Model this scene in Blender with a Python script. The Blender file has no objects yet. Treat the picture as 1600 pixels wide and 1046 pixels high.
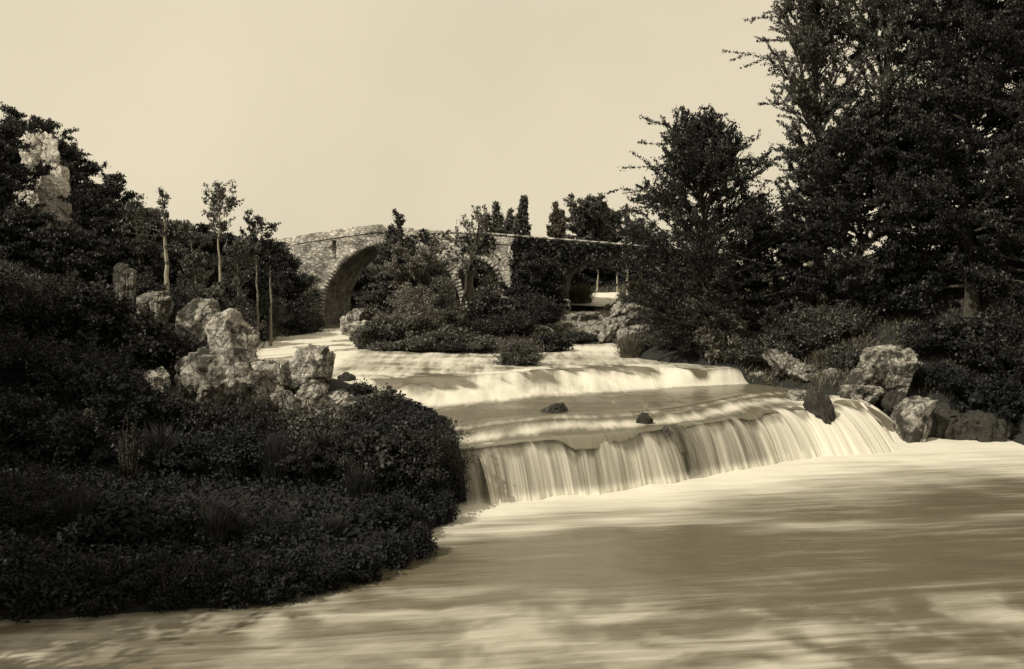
import bpy, bmesh, math, random
import numpy as np
from mathutils import Vector

# ------------------------------------------------------------------ camera
F = 1500.0      # focal length in photo pixels (photo is 1600 wide)
HOR = 440.0     # horizon row
CAMZ = 6.0
scn = bpy.context.scene
cam_d = bpy.data.cameras.new('camera')
cam = bpy.data.objects.new('camera', cam_d)
scn.collection.objects.link(cam)
scn.camera = cam
cam.location = (0, 0, CAMZ)
cam.rotation_euler = (math.radians(90), 0, 0)
cam_d.sensor_width = 36.0
cam_d.lens = 36.0 * F / 1600.0
cam_d.shift_y = -(523.0 - HOR) / 1600.0
cam_d.clip_start = 0.1
cam_d.clip_end = 3000

# ------------------------------------------------------------------ sky and sun
SUN_EL, SUN_AZ = math.radians(43), math.radians(-128)     # azimuth from +Y towards +X: behind the camera, to the left
sun_dir = Vector((math.sin(SUN_AZ) * math.cos(SUN_EL), math.cos(SUN_AZ) * math.cos(SUN_EL), math.sin(SUN_EL)))
w = bpy.data.worlds.new('World'); scn.world = w; w.use_nodes = True
nt = w.node_tree; nt.nodes.clear()
sky = nt.nodes.new('ShaderNodeTexSky'); sky.sky_type = 'NISHITA'; sky.sun_disc = False
sky.sun_elevation = SUN_EL; sky.sun_rotation = SUN_AZ
sky.dust_density = 4.0
bwn = nt.nodes.new('ShaderNodeRGBToBW')
mr = nt.nodes.new('ShaderNodeMapRange')
mr.inputs['From Min'].default_value = 0.0; mr.inputs['From Max'].default_value = 12.0
mr.inputs['To Min'].default_value = 6.3; mr.inputs['To Max'].default_value = 8.4
tc = nt.nodes.new('ShaderNodeTexCoord')
cn = nt.nodes.new('ShaderNodeTexNoise'); cn.inputs['Scale'].default_value = 2.6; cn.inputs['Detail'].default_value = 6
cmr = nt.nodes.new('ShaderNodeMapRange'); cmr.inputs['To Min'].default_value = 0.84; cmr.inputs['To Max'].default_value = 1.14
mul = nt.nodes.new('ShaderNodeMath'); mul.operation = 'MULTIPLY'
tint = nt.nodes.new('ShaderNodeVectorMath'); tint.operation = 'SCALE'
tint.inputs[0].default_value = (1.075, 0.945, 0.69)
bg = nt.nodes.new('ShaderNodeBackground'); bg.inputs['Strength'].default_value = 0.107
wo = nt.nodes.new('ShaderNodeOutputWorld')
L = nt.links.new
L(sky.outputs[0], bwn.inputs[0]); L(bwn.outputs[0], mr.inputs['Value'])
L(tc.outputs['Generated'], cn.inputs['Vector']); L(cn.outputs['Fac'], cmr.inputs['Value'])
L(mr.outputs[0], mul.inputs[0]); L(cmr.outputs[0], mul.inputs[1])
L(mul.outputs[0], tint.inputs['Scale']); L(tint.outputs[0], bg.inputs['Color']); L(bg.outputs[0], wo.inputs[0])

sd = bpy.data.lights.new('sun', 'SUN'); sd.energy = 4.4; sd.angle = math.radians(0.53); sd.color = (1.0, 0.92, 0.74)
so = bpy.data.objects.new('sun', sd); scn.collection.objects.link(so)
so.rotation_euler = sun_dir.to_track_quat('Z', 'Y').to_euler(); so.location = (-30, -30, 40)
scn.view_settings.view_transform = 'Standard'; scn.view_settings.look = 'None'
scn.view_settings.exposure = 0.0; scn.view_settings.gamma = 1.0; scn.view_settings.use_curve_mapping = False
scn.cycles.max_bounces = 6; scn.cycles.transparent_max_bounces = 12

# ------------------------------------------------------------------ numpy helpers
def _hash(ix, iy, iz, seed):
    h = (ix.astype(np.int64) * 374761393 + iy.astype(np.int64) * 668265263 + iz.astype(np.int64) * 2147483647 + seed * 974634777) & 0xFFFFFFFF
    h = ((h ^ (h >> 13)) * 1274126177) & 0xFFFFFFFF
    h = ((h ^ (h >> 16)) * 2246822519) & 0xFFFFFFFF
    return ((h ^ (h >> 15)) & 0xFFFF) / 65535.0
def vnoise(p, seed=0):
    p = np.asarray(p, float); i = np.floor(p).astype(np.int64); f = p - i; f = f * f * (3 - 2 * f)
    x, y, z = i[..., 0], i[..., 1], i[..., 2]; fx, fy, fz = f[..., 0], f[..., 1], f[..., 2]
    r = 0
    for dx in (0, 1):
        for dy in (0, 1):
            for dz in (0, 1):
                r = r + _hash(x + dx, y + dy, z + dz, seed) * (fx if dx else 1 - fx) * (fy if dy else 1 - fy) * (fz if dz else 1 - fz)
    return r * 2 - 1
def fbm(p, octaves=4, seed=0, gain=0.5, ridged=False):
    p = np.asarray(p, float); a = 1.0; s = 0; t = 0
    for o in range(octaves):
        n = vnoise(p, seed + o * 17)
        if ridged: n = 1 - 2 * np.abs(n)
        s = s + a * n; t += a; a *= gain; p = p * 2.03 + 11.7
    return s / t
def P3(x, y, z=0.0):
    x = np.asarray(x, float); y = np.asarray(y, float)
    return np.stack([x, y, np.broadcast_to(z, x.shape).astype(float)], -1)
def sstep(a, b, x):
    t = np.clip((x - a) / (b - a), 0, 1); return t * t * (3 - 2 * t)
def wp(px, py, z):                 # photo pixel + known height -> ground point
    D = (CAMZ - z) * F / (py - HOR); return ((px - 800) * D / F, D)
def at(px, py, D): return ((px - 800) * D / F, D, CAMZ - (py - HOR) * D / F)

# ------------------------------------------------------------------ object helpers
COL = scn.collection
def mesh_from(name, V, Q, mat=None, parent=None, smooth=False, uv=None, attrs=None, loc=None):
    """V (n,3), Q (m,k) with k = 3 or 4"""
    V = np.asarray(V, np.float32).copy(); Q = np.asarray(Q, np.int32)
    if loc is not None: V -= np.asarray(loc, np.float32)
    me = bpy.data.meshes.new(name)
    k = Q.shape[1]
    me.vertices.add(len(V)); me.vertices.foreach_set('co', V.ravel())
    me.loops.add(Q.size); me.loops.foreach_set('vertex_index', Q.ravel())
    me.polygons.add(len(Q)); me.polygons.foreach_set('loop_start', np.arange(0, Q.size, k, dtype=np.int32))
    me.polygons.foreach_set('loop_total', np.full(len(Q), k, np.int32))
    me.update(calc_edges=True)
    if smooth: me.polygons.foreach_set('use_smooth', np.ones(len(Q), bool))
    if uv is not None:
        ul = me.uv_layers.new(name='UVMap'); ul.data.foreach_set('uv', np.asarray(uv, np.float32)[Q.ravel()].ravel())
    for an, (dom, arr) in (attrs or {}).items():
        a = me.attributes.new(an, 'FLOAT', dom); a.data.foreach_set('value', np.asarray(arr, np.float32).ravel())
    if mat: me.materials.append(mat)
    o = bpy.data.objects.new(name, me); COL.objects.link(o)
    if parent is not None: o.parent = parent
    elif loc is not None: o.location = loc
    return o
def tag(o, label=None, cat=None, group=None, kind=None):
    if label: o['label'] = label
    if cat: o['category'] = cat
    if group: o['group'] = group
    if kind: o['kind'] = kind
    return o
def empty(name, loc, label, cat, group=None):
    o = bpy.data.objects.new(name, None); COL.objects.link(o); o.location = loc; o.empty_display_size = 0.3
    return tag(o, label, cat, group)
def gridQ(nu, nv):                 # vertex index = iu*nv+iv
    iu, iv = np.meshgrid(np.arange(nu - 1), np.arange(nv - 1), indexing='ij')
    a = (iu * nv + iv).ravel(); return np.stack([a, a + nv, a + nv + 1, a + 1], 1)

# ------------------------------------------------------------------ materials
def mat_new(name):
    m = bpy.data.materials.new(name); m.use_nodes = True
    n = m.node_tree; b = n.nodes['Principled BSDF']; return m, n, b
def ramp(n, fac, stops):
    r = n.nodes.new('ShaderNodeValToRGB'); cr = r.color_ramp
    while len(cr.elements) < len(stops): cr.elements.new(0.5)
    for e, (p, c) in zip(cr.elements, stops):
        e.position = p; e.color = (c[0], c[1], c[2], 1) if hasattr(c, '__len__') else (c, c * 0.95, c * 0.86, 1)
    n.links.new(fac, r.inputs[0]); return r.outputs[0]
def noise(n, vec, scale, detail=5, rough=0.55, dist=0.0):
    t = n.nodes.new('ShaderNodeTexNoise'); t.inputs['Scale'].default_value = scale; t.inputs['Detail'].default_value = detail
    t.inputs['Roughness'].default_value = rough; t.inputs['Distortion'].default_value = dist
    if vec is not None: n.links.new(vec, t.inputs['Vector'])
    return t.outputs['Fac']
def mixc(n, fac, a, b, mode='MIX'):
    m = n.nodes.new('ShaderNodeMix'); m.data_type = 'RGBA'; m.blend_type = mode
    if hasattr(fac, 'links') or not isinstance(fac, (int, float)): n.links.new(fac, m.inputs[0])
    else: m.inputs[0].default_value = fac
    for s, v in ((6, a), (7, b)):
        if isinstance(v, tuple): m.inputs[s].default_value = (*v, 1)
        else: n.links.new(v, m.inputs[s])
    return m.outputs[2]
def math_n(n, op, a, b=None, clamp=False):
    m = n.nodes.new('ShaderNodeMath'); m.operation = op; m.use_clamp = clamp
    for i, v in enumerate((a, b)):
        if v is None: continue
        if isinstance(v, (int, float)): m.inputs[i].default_value = v
        else: n.links.new(v, m.inputs[i])
    return m.outputs[0]
def bump(n, b, h, strength=0.5, dist=0.1):
    u = n.nodes.new('ShaderNodeBump'); u.inputs['Strength'].default_value = strength; u.inputs['Distance'].default_value = dist
    n.links.new(h, u.inputs['Height']); n.links.new(u.outputs[0], b.inputs['Normal'])
def objco(n):
    t = n.nodes.new('ShaderNodeTexCoord'); return t.outputs['Object']
def geopos(n):
    t = n.nodes.new('ShaderNodeNewGeometry'); return t.outputs['Position']
def mapping(n, vec, scale):
    m = n.nodes.new('ShaderNodeMapping'); m.inputs['Scale'].default_value = scale; n.links.new(vec, m.inputs[0]); return m.outputs[0]
def attr(n, name):
    t = n.nodes.new('ShaderNodeAttribute'); t.attribute_name = name; return t.outputs['Fac']

def leaf_mat(name, lo, hi, rough=0.5, trans=0.25, spec=0.5):
    m, n, b = mat_new(name)
    c = ramp(n, attr(n, 'tone'), [(0, lo), (0.7, hi), (1.0, tuple(min(1, v * 1.9) for v in hi))])
    n.links.new(c, b.inputs['Base Color']); b.inputs['Roughness'].default_value = rough
    b.inputs['Specular IOR Level'].default_value = spec
    tr = n.nodes.new('ShaderNodeBsdfTranslucent'); n.links.new(c, tr.inputs[0])
    mx = n.nodes.new('ShaderNodeMixShader'); mx.inputs[0].default_value = trans
    n.links.new(b.outputs[0], mx.inputs[1]); n.links.new(tr.outputs[0], mx.inputs[2])
    n.links.new(mx.outputs[0], n.nodes['Material Output'].inputs[0]); return m
M = {}
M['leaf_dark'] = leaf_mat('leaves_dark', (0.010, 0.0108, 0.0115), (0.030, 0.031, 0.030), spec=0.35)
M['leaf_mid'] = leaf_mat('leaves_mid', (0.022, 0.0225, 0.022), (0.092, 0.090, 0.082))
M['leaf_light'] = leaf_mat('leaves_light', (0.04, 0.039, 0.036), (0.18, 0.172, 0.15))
M['leaf_shade'] = leaf_mat('leaves_shade_tint', (0.007, 0.008, 0.0095), (0.018, 0.0195, 0.022), rough=0.75, spec=0.2, trans=0.1)  # shade on the banks put into the leaf colour, a darkened copy of leaf_dark
M['leaf_far'] = leaf_mat('leaves_far', (0.05, 0.046, 0.034), (0.11, 0.10, 0.075), rough=0.8)
M['grass'] = leaf_mat('grass_blades', (0.035, 0.033, 0.024), (0.12, 0.11, 0.075), rough=0.6)

def bark_mat(name, a, b_):
    m, n, b = mat_new(name); o = objco(n)
    f = noise(n, mapping(n, o, (6, 6, 1.4)), 3, 6, 0.65)
    n.links.new(ramp(n, f, [(0.35, a), (0.65, b_)]), b.inputs['Base Color']); b.inputs['Roughness'].default_value = 0.9
    bump(n, b, f, 0.6, 0.03); return m
M['bark'] = bark_mat('dark_bark', (0.02, 0.018, 0.014), (0.07, 0.064, 0.05))
M['bark_pale'] = bark_mat('pale_bark', (0.16, 0.145, 0.11), (0.42, 0.39, 0.31))
M['bark_mid'] = bark_mat('grey_bark', (0.08, 0.073, 0.057), (0.25, 0.23, 0.18))

def rock_mat(name, dark, mid, light, moss=0.5, sc=1.0):
    m, n, b = mat_new(name); o = geopos(n)
    f1 = noise(n, o, 1.3 * sc, 8, 0.68, 0.6); f2 = noise(n, o, 5.5 * sc, 8, 0.7, 0.3)
    v = n.nodes.new('ShaderNodeTexVoronoi'); v.feature = 'DISTANCE_TO_EDGE'; v.inputs['Scale'].default_value = 1.7 * sc
    wv = n.nodes.new('ShaderNodeVectorMath'); wv.operation = 'ADD'
    nn = n.nodes.new('ShaderNodeTexNoise'); nn.inputs['Scale'].default_value = 2.2 * sc; n.links.new(o, nn.inputs['Vector'])
    sc_ = n.nodes.new('ShaderNodeVectorMath'); sc_.operation = 'SCALE'; sc_.inputs['Scale'].default_value = 1.1
    n.links.new(nn.outputs['Color'], sc_.inputs[0]); n.links.new(o, wv.inputs[0]); n.links.new(sc_.outputs[0], wv.inputs[1])
    n.links.new(wv.outputs[0], v.inputs['Vector'])
    crack = ramp(n, v.outputs['Distance'], [(0.0, (0.25,) * 3), (0.05, (1, 1, 1))])
    c = ramp(n, f2, [(0.34, dark), (0.5, mid), (0.66, light)])
    c = mixc(n, 1.0, c, crack, 'MULTIPLY')
    mask = ramp(n, f1, [(moss - 0.06, (0, 0, 0)), (moss + 0.05, (1, 1, 1))])
    c2 = mixc(n, mask, (0.03, 0.028, 0.021), c)
    n.links.new(c2, b.inputs['Base Color']); b.inputs['Roughness'].default_value = 0.85
    h = math_n(n, 'ADD', math_n(n, 'MULTIPLY', f2, 0.7), math_n(n, 'MULTIPLY', f1, 1.0))
    h = math_n(n, 'ADD', h, math_n(n, 'MULTIPLY', crack, 0.25))
    bump(n, b, h, 1.0, 0.14 / sc); return m
M['rock_pale'] = rock_mat('pale_limestone', 0.10, 0.36, 0.62, 0.42)
M['cliff'] = rock_mat('bright_cliff', 0.35, 0.6, 0.75, 0.36)
M['rock'] = rock_mat('mossy_limestone', 0.06, 0.26, 0.5, 0.5)
M['rock_moss'] = rock_mat('very_mossy_rock', 0.02, 0.08, 0.22, 0.57)
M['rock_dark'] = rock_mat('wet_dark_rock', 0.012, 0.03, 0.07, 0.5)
M['rock_slab'] = rock_mat('ledge_rock', 0.08, 0.25, 0.45, 0.46, 1.4)

# soil and turf of the banks
m, n, b = mat_new('bank_soil'); o = geopos(n)
f1 = noise(n, o, 0.6, 8, 0.65); f2 = noise(n, o, 6, 8, 0.7)
c = ramp(n, f2, [(0.35, (0.010, 0.010, 0.011)), (0.55, (0.022, 0.022, 0.022)), (0.75, (0.05, 0.048, 0.044))])
n.links.new(mixc(n, f1, c, (0.016, 0.016, 0.016)), b.inputs['Base Color']); b.inputs['Roughness'].default_value = 0.95
bump(n, b, f2, 0.9, 0.15); M['soil'] = m

def water_mat(name, streak, foam_col=(0.62, 0.595, 0.53), deep=(0.135, 0.122, 0.09), clear=False, rough=0.22, lo=0.25, hi=0.75):
    """streak = uv scales; attribute 'foam' 0..1 says how much the water is broken into white"""
    m, n, b = mat_new(name)
    u = n.nodes.new('ShaderNodeUVMap').outputs[0]
    s1 = noise(n, mapping(n, u, streak), 1.0, 6, 0.6, 0.25)
    s2 = noise(n, mapping(n, u, tuple(v * 3.1 for v in streak)), 1.0, 4, 0.6)
    s = math_n(n, 'ADD', math_n(n, 'MULTIPLY', s1, 0.68), math_n(n, 'MULTIPLY', s2, 0.32))
    s = math_n(n, 'SUBTRACT', math_n(n, 'MULTIPLY', s, 2.6), 1.3)          # about -0.6 .. 0.6
    fo = attr(n, 'foam')
    k = math_n(n, 'ADD', fo, math_n(n, 'MULTIPLY', s, 0.62))
    mrn = n.nodes.new('ShaderNodeMapRange'); mrn.interpolation_type = 'SMOOTHSTEP'
    mrn.inputs['From Min'].default_value = lo; mrn.inputs['From Max'].default_value = hi; n.links.new(k, mrn.inputs['Value'])
    k = mrn.outputs[0]
    n.links.new(mixc(n, k, deep, foam_col), b.inputs['Base Color'])
    r = n.nodes.new('ShaderNodeMapRange'); r.inputs['To Min'].default_value = rough; r.inputs['To Max'].default_value = 0.8; n.links.new(k, r.inputs['Value'])
    n.links.new(r.outputs[0], b.inputs['Roughness']); b.inputs['IOR'].default_value = 1.33
    b.inputs['Specular IOR Level'].default_value = 0.5
    bump(n, b, s, 0.35, 0.06)
    if clear:
        tr = n.nodes.new('ShaderNodeBsdfTransparent'); mx = n.nodes.new('ShaderNodeMixShader')
        cv = n.nodes.new('ShaderNodeMapRange'); cv.inputs['From Min'].default_value = lo - 0.35; cv.inputs['From Max'].default_value = hi - 0.1
        n.links.new(math_n(n, 'ADD', fo, math_n(n, 'MULTIPLY', s, 0.62)), cv.inputs['Value'])
        al = math_n(n, 'MAXIMUM', cv.outputs[0], attr(n, 'solid'))
        n.links.new(al, mx.inputs[0]); n.links.new(tr.outputs[0], mx.inputs[1]); n.links.new(b.outputs[0], mx.inputs[2])
        n.links.new(mx.outputs[0], n.nodes['Material Output'].inputs[0])
    return m
M['pool'] = water_mat('pool_water', (0.16, 1.5, 1), rough=0.2, lo=0.05, hi=1.15, deep=(0.12, 0.107, 0.076))
M['river'] = water_mat('river_water', (1.5, 0.20, 1), lo=0.15, hi=0.95)
M['rapid'] = water_mat('rapid_water', (2.0, 0.35, 1))
M['fall'] = water_mat('falling_water', (3.0, 0.12, 1), clear=True, deep=(0.16, 0.15, 0.115), lo=0.1, hi=0.95)

# masonry
def masonry(name, lo, hi, sc=2.6):
    m, n, b = mat_new(name); o = objco(n)
    mp = mapping(n, o, (sc, sc, sc * 1.9))
    v = n.nodes.new('ShaderNodeTexVoronoi'); v.inputs['Scale'].default_value = 1.0; n.links.new(mp, v.inputs['Vector'])
    ve = n.nodes.new('ShaderNodeTexVoronoi'); ve.feature = 'DISTANCE_TO_EDGE'; ve.inputs['Scale'].default_value = 1.0; n.links.new(mp, ve.inputs['Vector'])
    sx = n.nodes.new('ShaderNodeSeparateColor'); n.links.new(v.outputs['Color'], sx.inputs[0])
    stone = ramp(n, sx.outputs[0], [(0.0, lo), (0.6, (lo + hi) / 2), (1.0, hi)])
    joint = ramp(n, ve.outputs['Distance'], [(0.0, (0.3,) * 3), (0.10, (1, 1, 1))])
    c = mixc(n, 1.0, stone, joint, 'MULTIPLY')
    st = noise(n, o, 0.9, 8, 0.72, 0.4)
    mask = ramp(n, st, [(0.40, (0.28,) * 3), (0.50, (0.8,) * 3), (0.62, (1.1,) * 3)])
    c = mixc(n, 1.0, c, mask, 'MULTIPLY')
    f = noise(n, o, 12, 5, 0.7)
    n.links.new(c, b.inputs['Base Color']); b.inputs['Roughness'].default_value = 0.93
    h = math_n(n, 'ADD', math_n(n, 'MULTIPLY', joint, 0.6), f)
    bump(n, b, h, 0.9, 0.07); return m
M['stone'] = masonry('rubble_masonry', 0.32, 0.72)
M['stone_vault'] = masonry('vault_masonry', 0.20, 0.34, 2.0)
M['stone_pale'] = masonry('coping_stone', 0.4, 0.6, 1.2)

# ------------------------------------------------------------------ the river's outline and levels
lip_px = [(722, 700), (760, 694), (830, 688), (880, 683), (940, 680), (1000, 673), (1060, 664), (1130, 655), (1180, 646), (1230, 638), (1290, 633), (1330, 628)]
lip = np.array([wp(px, py, 1.5) for px, py in lip_px])
b2 = np.array([wp(px, py, 1.55) for px, py in [(590, 640), (640, 636), (700, 631), (800, 620), (900, 612), (1000, 607), (1100, 603), (1200, 598)]])
c2 = np.array([wp(px, py, 2.2) for px, py in [(545, 592), (620, 588), (700, 585), (780, 582), (870, 574), (960, 571), (1050, 574), (1130, 583), (1185, 592)]])
def lipY(x):
    x = np.asarray(x, float); y = np.interp(x, lip[:, 0], lip[:, 1])
    return y + np.where(x < lip[0, 0], (x - lip[0, 0]) * 0.3, 0) + np.where(x > lip[-1, 0], (x - lip[-1, 0]) * 0.3, 0)
def b2Y(x): return np.interp(x, b2[:, 0], b2[:, 1])
def c2Y(x): return np.maximum(np.interp(x, c2[:, 0], c2[:, 1]), b2Y(x) + 0.8)
def level(X, Y):
    l = lipY(X); bb = b2Y(X); cc = c2Y(X)
    z = np.where(Y < l, 0.0, 1.5 + 0.05 * np.clip((Y - l) / np.maximum(bb - l, 1), 0, 1))
    z = z + 0.65 * sstep(bb, cc, Y)
    z = z + 0.7 * np.clip((Y - cc) / 20.0, 0, 1.2)
    return z
RIV = np.array([(-45, 16.6), (-12, 16.8), (-8, 17.1), (-5, 17.7), (-3.1, 19.2), (-2.2, 20.8), (-1.7, 24), (-1.5, 26), (-1.6, 27.6), (-2.3, 30), (-3.3, 33), (-5, 35.6),
    (-7.4, 37.2), (-10.2, 39), (-12, 45), (-14, 53), (-16, 60), (-14.2, 63.6), (-13.5, 66), (-13, 85), (-8, 85), (-8, 66), (-9.0, 60), (-9.2, 54), (-7.8, 48.3), (-4, 47.3), (0, 47.3),
    (1.8, 48.4), (2.6, 52), (5.0, 54.5), (6.4, 51.5), (6.0, 46), (7.6, 43.6), (10.0, 42.2), (11.6, 40), (12.0, 37.6), (13.5, 37.2), (15.5, 37.6), (18.6, 37.2), (18.8, 35), (18, 31), (17.5, 26), (17, 3), (-45, 3)], float)
def river_dist(X, Y):              # signed: negative in the water
    A = RIV; B = np.roll(RIV, -1, 0); best = np.full(X.shape, 1e9); ins = np.zeros(X.shape, bool)
    for (ax, ay), (bx, by) in zip(A, B):
        dx, dy = bx - ax, by - ay; t = np.clip(((X - ax) * dx + (Y - ay) * dy) / (dx * dx + dy * dy), 0, 1)
        best = np.minimum(best, np.hypot(X - ax - t * dx, Y - ay - t * dy))
        c = ((ay > Y) != (by > Y)); 
        with np.errstate(divide='ignore', invalid='ignore'):
            xi = dx * (Y - ay) / (dy if dy != 0 else 1e-9) + ax
        ins ^= c & (X < xi)
    return np.where(ins, -best, best)
CP = np.array([(-3, 24, 0.5), (-2.8, 28, 1.1), (-5, 20, 0.3), (-8, 20, 0.5), (-6, 25, 1.0), (-5.5, 30, 1.3), (-8, 30, 1.7), (-9, 34, 2.2), (-11.5, 28, 1.9), (-12, 22, 1.2), (-12, 38, 3.4),
    (-16, 30, 3.4), (-22, 38, 6.4), (-18, 38, 4.6), (-14.5, 42, 4.0), (-17, 50, 4.4), (-20, 50, 5.6), (-24, 55, 9.0), (-30, 58, 13.0), (-36, 60, 17), (-18, 60, 6.0), (-17, 66, 7.2), (-21, 66, 9.0), (-26, 70, 8.5),
    (-45, 60, 16), (-30, 30, 7), (-40, 20, 11), (-16, 18, 1), (-40, 80, 14), (-60, 60, 19),
    (12.5, 41, 2.8), (14, 43, 3.8), (18, 42, 5.0), (24, 45, 7), (20, 38.5, 3.4), (21, 33, 2.0), (26, 36, 4), (9, 47, 3.5), (12, 52, 4.8), (20, 60, 6.5), (32, 40, 7), (40, 60, 9),
    (9, 60, 4.4), (15, 62, 6.0), (5, 72, 4.3), (0, 90, 5.2), (-20, 95, 9), (20, 90, 7), (0, 130, 6), (60, 130, 9), (-60, 130, 12), (-80, 30, 20), (60, 30, 8),
    (-4, 52, 3.0), (-2, 56, 3.2), (0, 60, 3.4), (3, 58, 3.6), (6, 58, 3.9), (-6, 62, 3.1), (4, 64, 3.7), (22, 25, 1.5), (30, 20, 2), (200, 400, 8), (-200, 400, 22), (0, 400, 7), (400, 0, 5), (-400, 0, 30), (0, 900, 8)], float)
def _tps(r): return np.where(r > 0, r * r * np.log(np.maximum(r, 1e-9)), 0)
_n = len(CP); _K = _tps(np.hypot(CP[:, None, 0] - CP[None, :, 0], CP[:, None, 1] - CP[None, :, 1])) + np.eye(_n) * 0.5
_A = np.zeros((_n + 3, _n + 3)); _A[:_n, :_n] = _K; _A[:_n, _n] = 1; _A[:_n, _n + 1:] = CP[:, :2]; _A[_n, :_n] = 1; _A[_n + 1:, :_n] = CP[:, :2].T
_w = np.linalg.solve(_A, np.concatenate([CP[:, 2], [0, 0, 0]]))
def hillz(X, Y):
    z = _w[_n] + _w[_n + 1] * X + _w[_n + 2] * Y
    for i in range(_n): z = z + _w[i] * _tps(np.hypot(X - CP[i, 0], Y - CP[i, 1]))
    return z
def terrain(X, Y):
    X = np.asarray(X, float); Y = np.asarray(Y, float)
    d = river_dist(X, Y); W = level(X, Y)
    n1 = fbm(P3(X * 0.5, Y * 0.5), 4, 3); n2 = fbm(P3(X * 1.6, Y * 1.6), 3, 9)
    hz = np.clip(hillz(X, Y), 0.3, 40) + n1 * 0.35 + n2 * 0.12
    shore = W + 0.55 * (1 - np.exp(-np.maximum(d, 0) / 0.6)) + 0.12 * n2
    out = shore + (np.maximum(hz, np.maximum(0.35, W + 0.4 - 0.35 * np.maximum(d - 1.5, 0))) - shore) * sstep(0.2, np.where(X < 2, 3.4, 4.5), d)
    bed = W - 0.15 - np.minimum(0.8, 0.7 * np.maximum(-d, 0))
    return np.where(d > 0, out, bed)
def tz(x, y): return float(terrain(np.array([x]), np.array([y]))[0])

def axis(lo, hi, step, far_lo, far_hi, g=1.25):
    c = list(np.arange(lo, hi + 1e-6, step)); s = step; v = c[0]; a = []
    while v > far_lo: s *= g; v -= s; a.append(v)
    s = step; v = c[-1]; b_ = []
    while v < far_hi: s *= g; v += s; b_.append(v)
    return np.array(a[::-1] + c + b_)
ax = axis(-34, 30, 0.32, -900, 900); ay = axis(12, 80, 0.32, -60, 1500)
GX, GY = np.meshgrid(ax, ay, indexing='ij'); GZ = terrain(GX, GY)
tag(mesh_from('ground', np.stack([GX, GY, GZ], -1).reshape(-1, 3), gridQ(len(ax), len(ay)), M['soil'], smooth=True),
    'dark earth and turf of the river banks and hillside', 'ground', kind='structure')

# ------------------------------------------------------------------ water
# lower pool
xs = np.arange(-46, 20, 0.16); ys = np.concatenate([np.arange(3, 15, 0.4), np.arange(15, 38.5, 0.14)])
PX, PY = np.meshgrid(xs, ys, indexing='ij')
dn = lipY(PX) - PY                                  # metres downstream of the lip
reach = np.interp(PX, [-3, 0, 4, 8, 13, 18], [3.8, 4.4, 5.4, 7.2, 9.0, 9.0])
wob = fbm(P3(PX * 0.35 + PY * 0.1, PY * 0.35), 4, 21)
foam = 1.38 - (dn - 0.4) / reach * 1.22 + wob * 0.30
foam = np.clip(foam, -0.15, 1.3)
# foam drifting off in long arms and scum near the lower edge
arm = np.exp(-((PY - (23.4 + 0.10 * (PX - 3) + 0.6 * np.sin(PX * 0.5))) / 0.55) ** 2) * sstep(-2, 1, PX) * 0.35
wx = fbm(P3(PX * 0.6, PY * 0.6), 3, 34); wy = fbm(P3(PX * 0.6, PY * 0.6), 3, 35)
drift = (0.22 + 0.55 * sstep(-0.35, 0.4, fbm(P3(PX * 1.1 + wx * 2.2, PY * 1.6 + wy * 2.2), 6, 33, 0.62))) * 0.62 * sstep(19.8, 17.2, PY + 1.3 * fbm(P3(PX * 0.5, PY * 0.5), 3, 36))
foam = np.clip(np.maximum(foam, 0.06) + arm + drift, 0, 1.3)
pz = 0.0 + 0.012 * fbm(P3(PX * 1.6, PY * 4.0), 3, 15) + 0.05 * fbm(P3(PX * 0.5, PY * 1.1), 4, 5) + 0.10 * np.exp(-np.maximum(dn - 0.6, 0) / 0.9) * (0.5 + fbm(P3(PX * 1.5, PY * 1.5), 3, 8))
uvp = np.stack([PX * 0.97 + PY * 0.2, PY * 1.0 - PX * 0.16], -1).reshape(-1, 2)
tag(mesh_from('lower_pool', np.stack([PX, PY, pz], -1).reshape(-1, 3), gridQ(len(xs), len(ys)), M['pool'], smooth=True, uv=uvp,
    attrs={'foam': ('POINT', foam)}), 'smooth river pool with white foam below the waterfall', 'water', kind='structure')

# upper water: middle pool, second rapid, upper pool and left channel as one lofted sheet
xs = np.arange(-18, 13.2, 0.11)
NV1, NV2, NV3 = 70, 46, 120
rows = []
l = lipY(xs); bb = b2Y(xs); cc = c2Y(xs)
bb = np.maximum(bb, l + 0.6); cc = np.maximum(cc, bb + 0.8)
va = []
for k in range(NV1): va.append(l + (bb - l) * k / NV1)
for k in range(NV2): va.append(bb + (cc - bb) * k / NV2)
for k in range(NV3): va.append(cc + (86 - cc) * (k / (NV3 - 1)) ** 1.4)
UY = np.stack(va, 1); UX = np.repeat(xs[:, None], UY.shape[1], 1)
UZ = 1.5 + 0.05 * np.clip((UY - l[:, None]) / (bb - l)[:, None], 0, 1)
t2 = (UY - bb[:, None]) / (cc - bb)[:, None]
# the second rapid: rounded crest broken into tongues, some steep and some long
tong = fbm(P3(UX * 0.85, UX * 0 + 3), 3, 44); 
tt = np.clip(t2 + 0.22 * tong * sstep(-0.1, 0.3, t2) * sstep(1.3, 0.8, t2), 0, 1)
UZ += 0.65 * (np.sin(tt * math.pi / 2) ** 1.3)
lump = fbm(P3(UX * 1.0, UY * 0.8), 4, 52)
near = np.exp(-((t2 - 0.35) / 0.55) ** 2)
UZ += near * (0.15 * lump + 0.05 * fbm(P3(UX * 3.2 + UY * 0.6, UY * 0.7), 3, 53)) + 0.03 * fbm(P3(UX * 0.7, UY * 0.6), 3, 61)
UZ += 0.7 * np.clip((UY - cc[:, None]) / 20.0, 0, 1.2)
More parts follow.
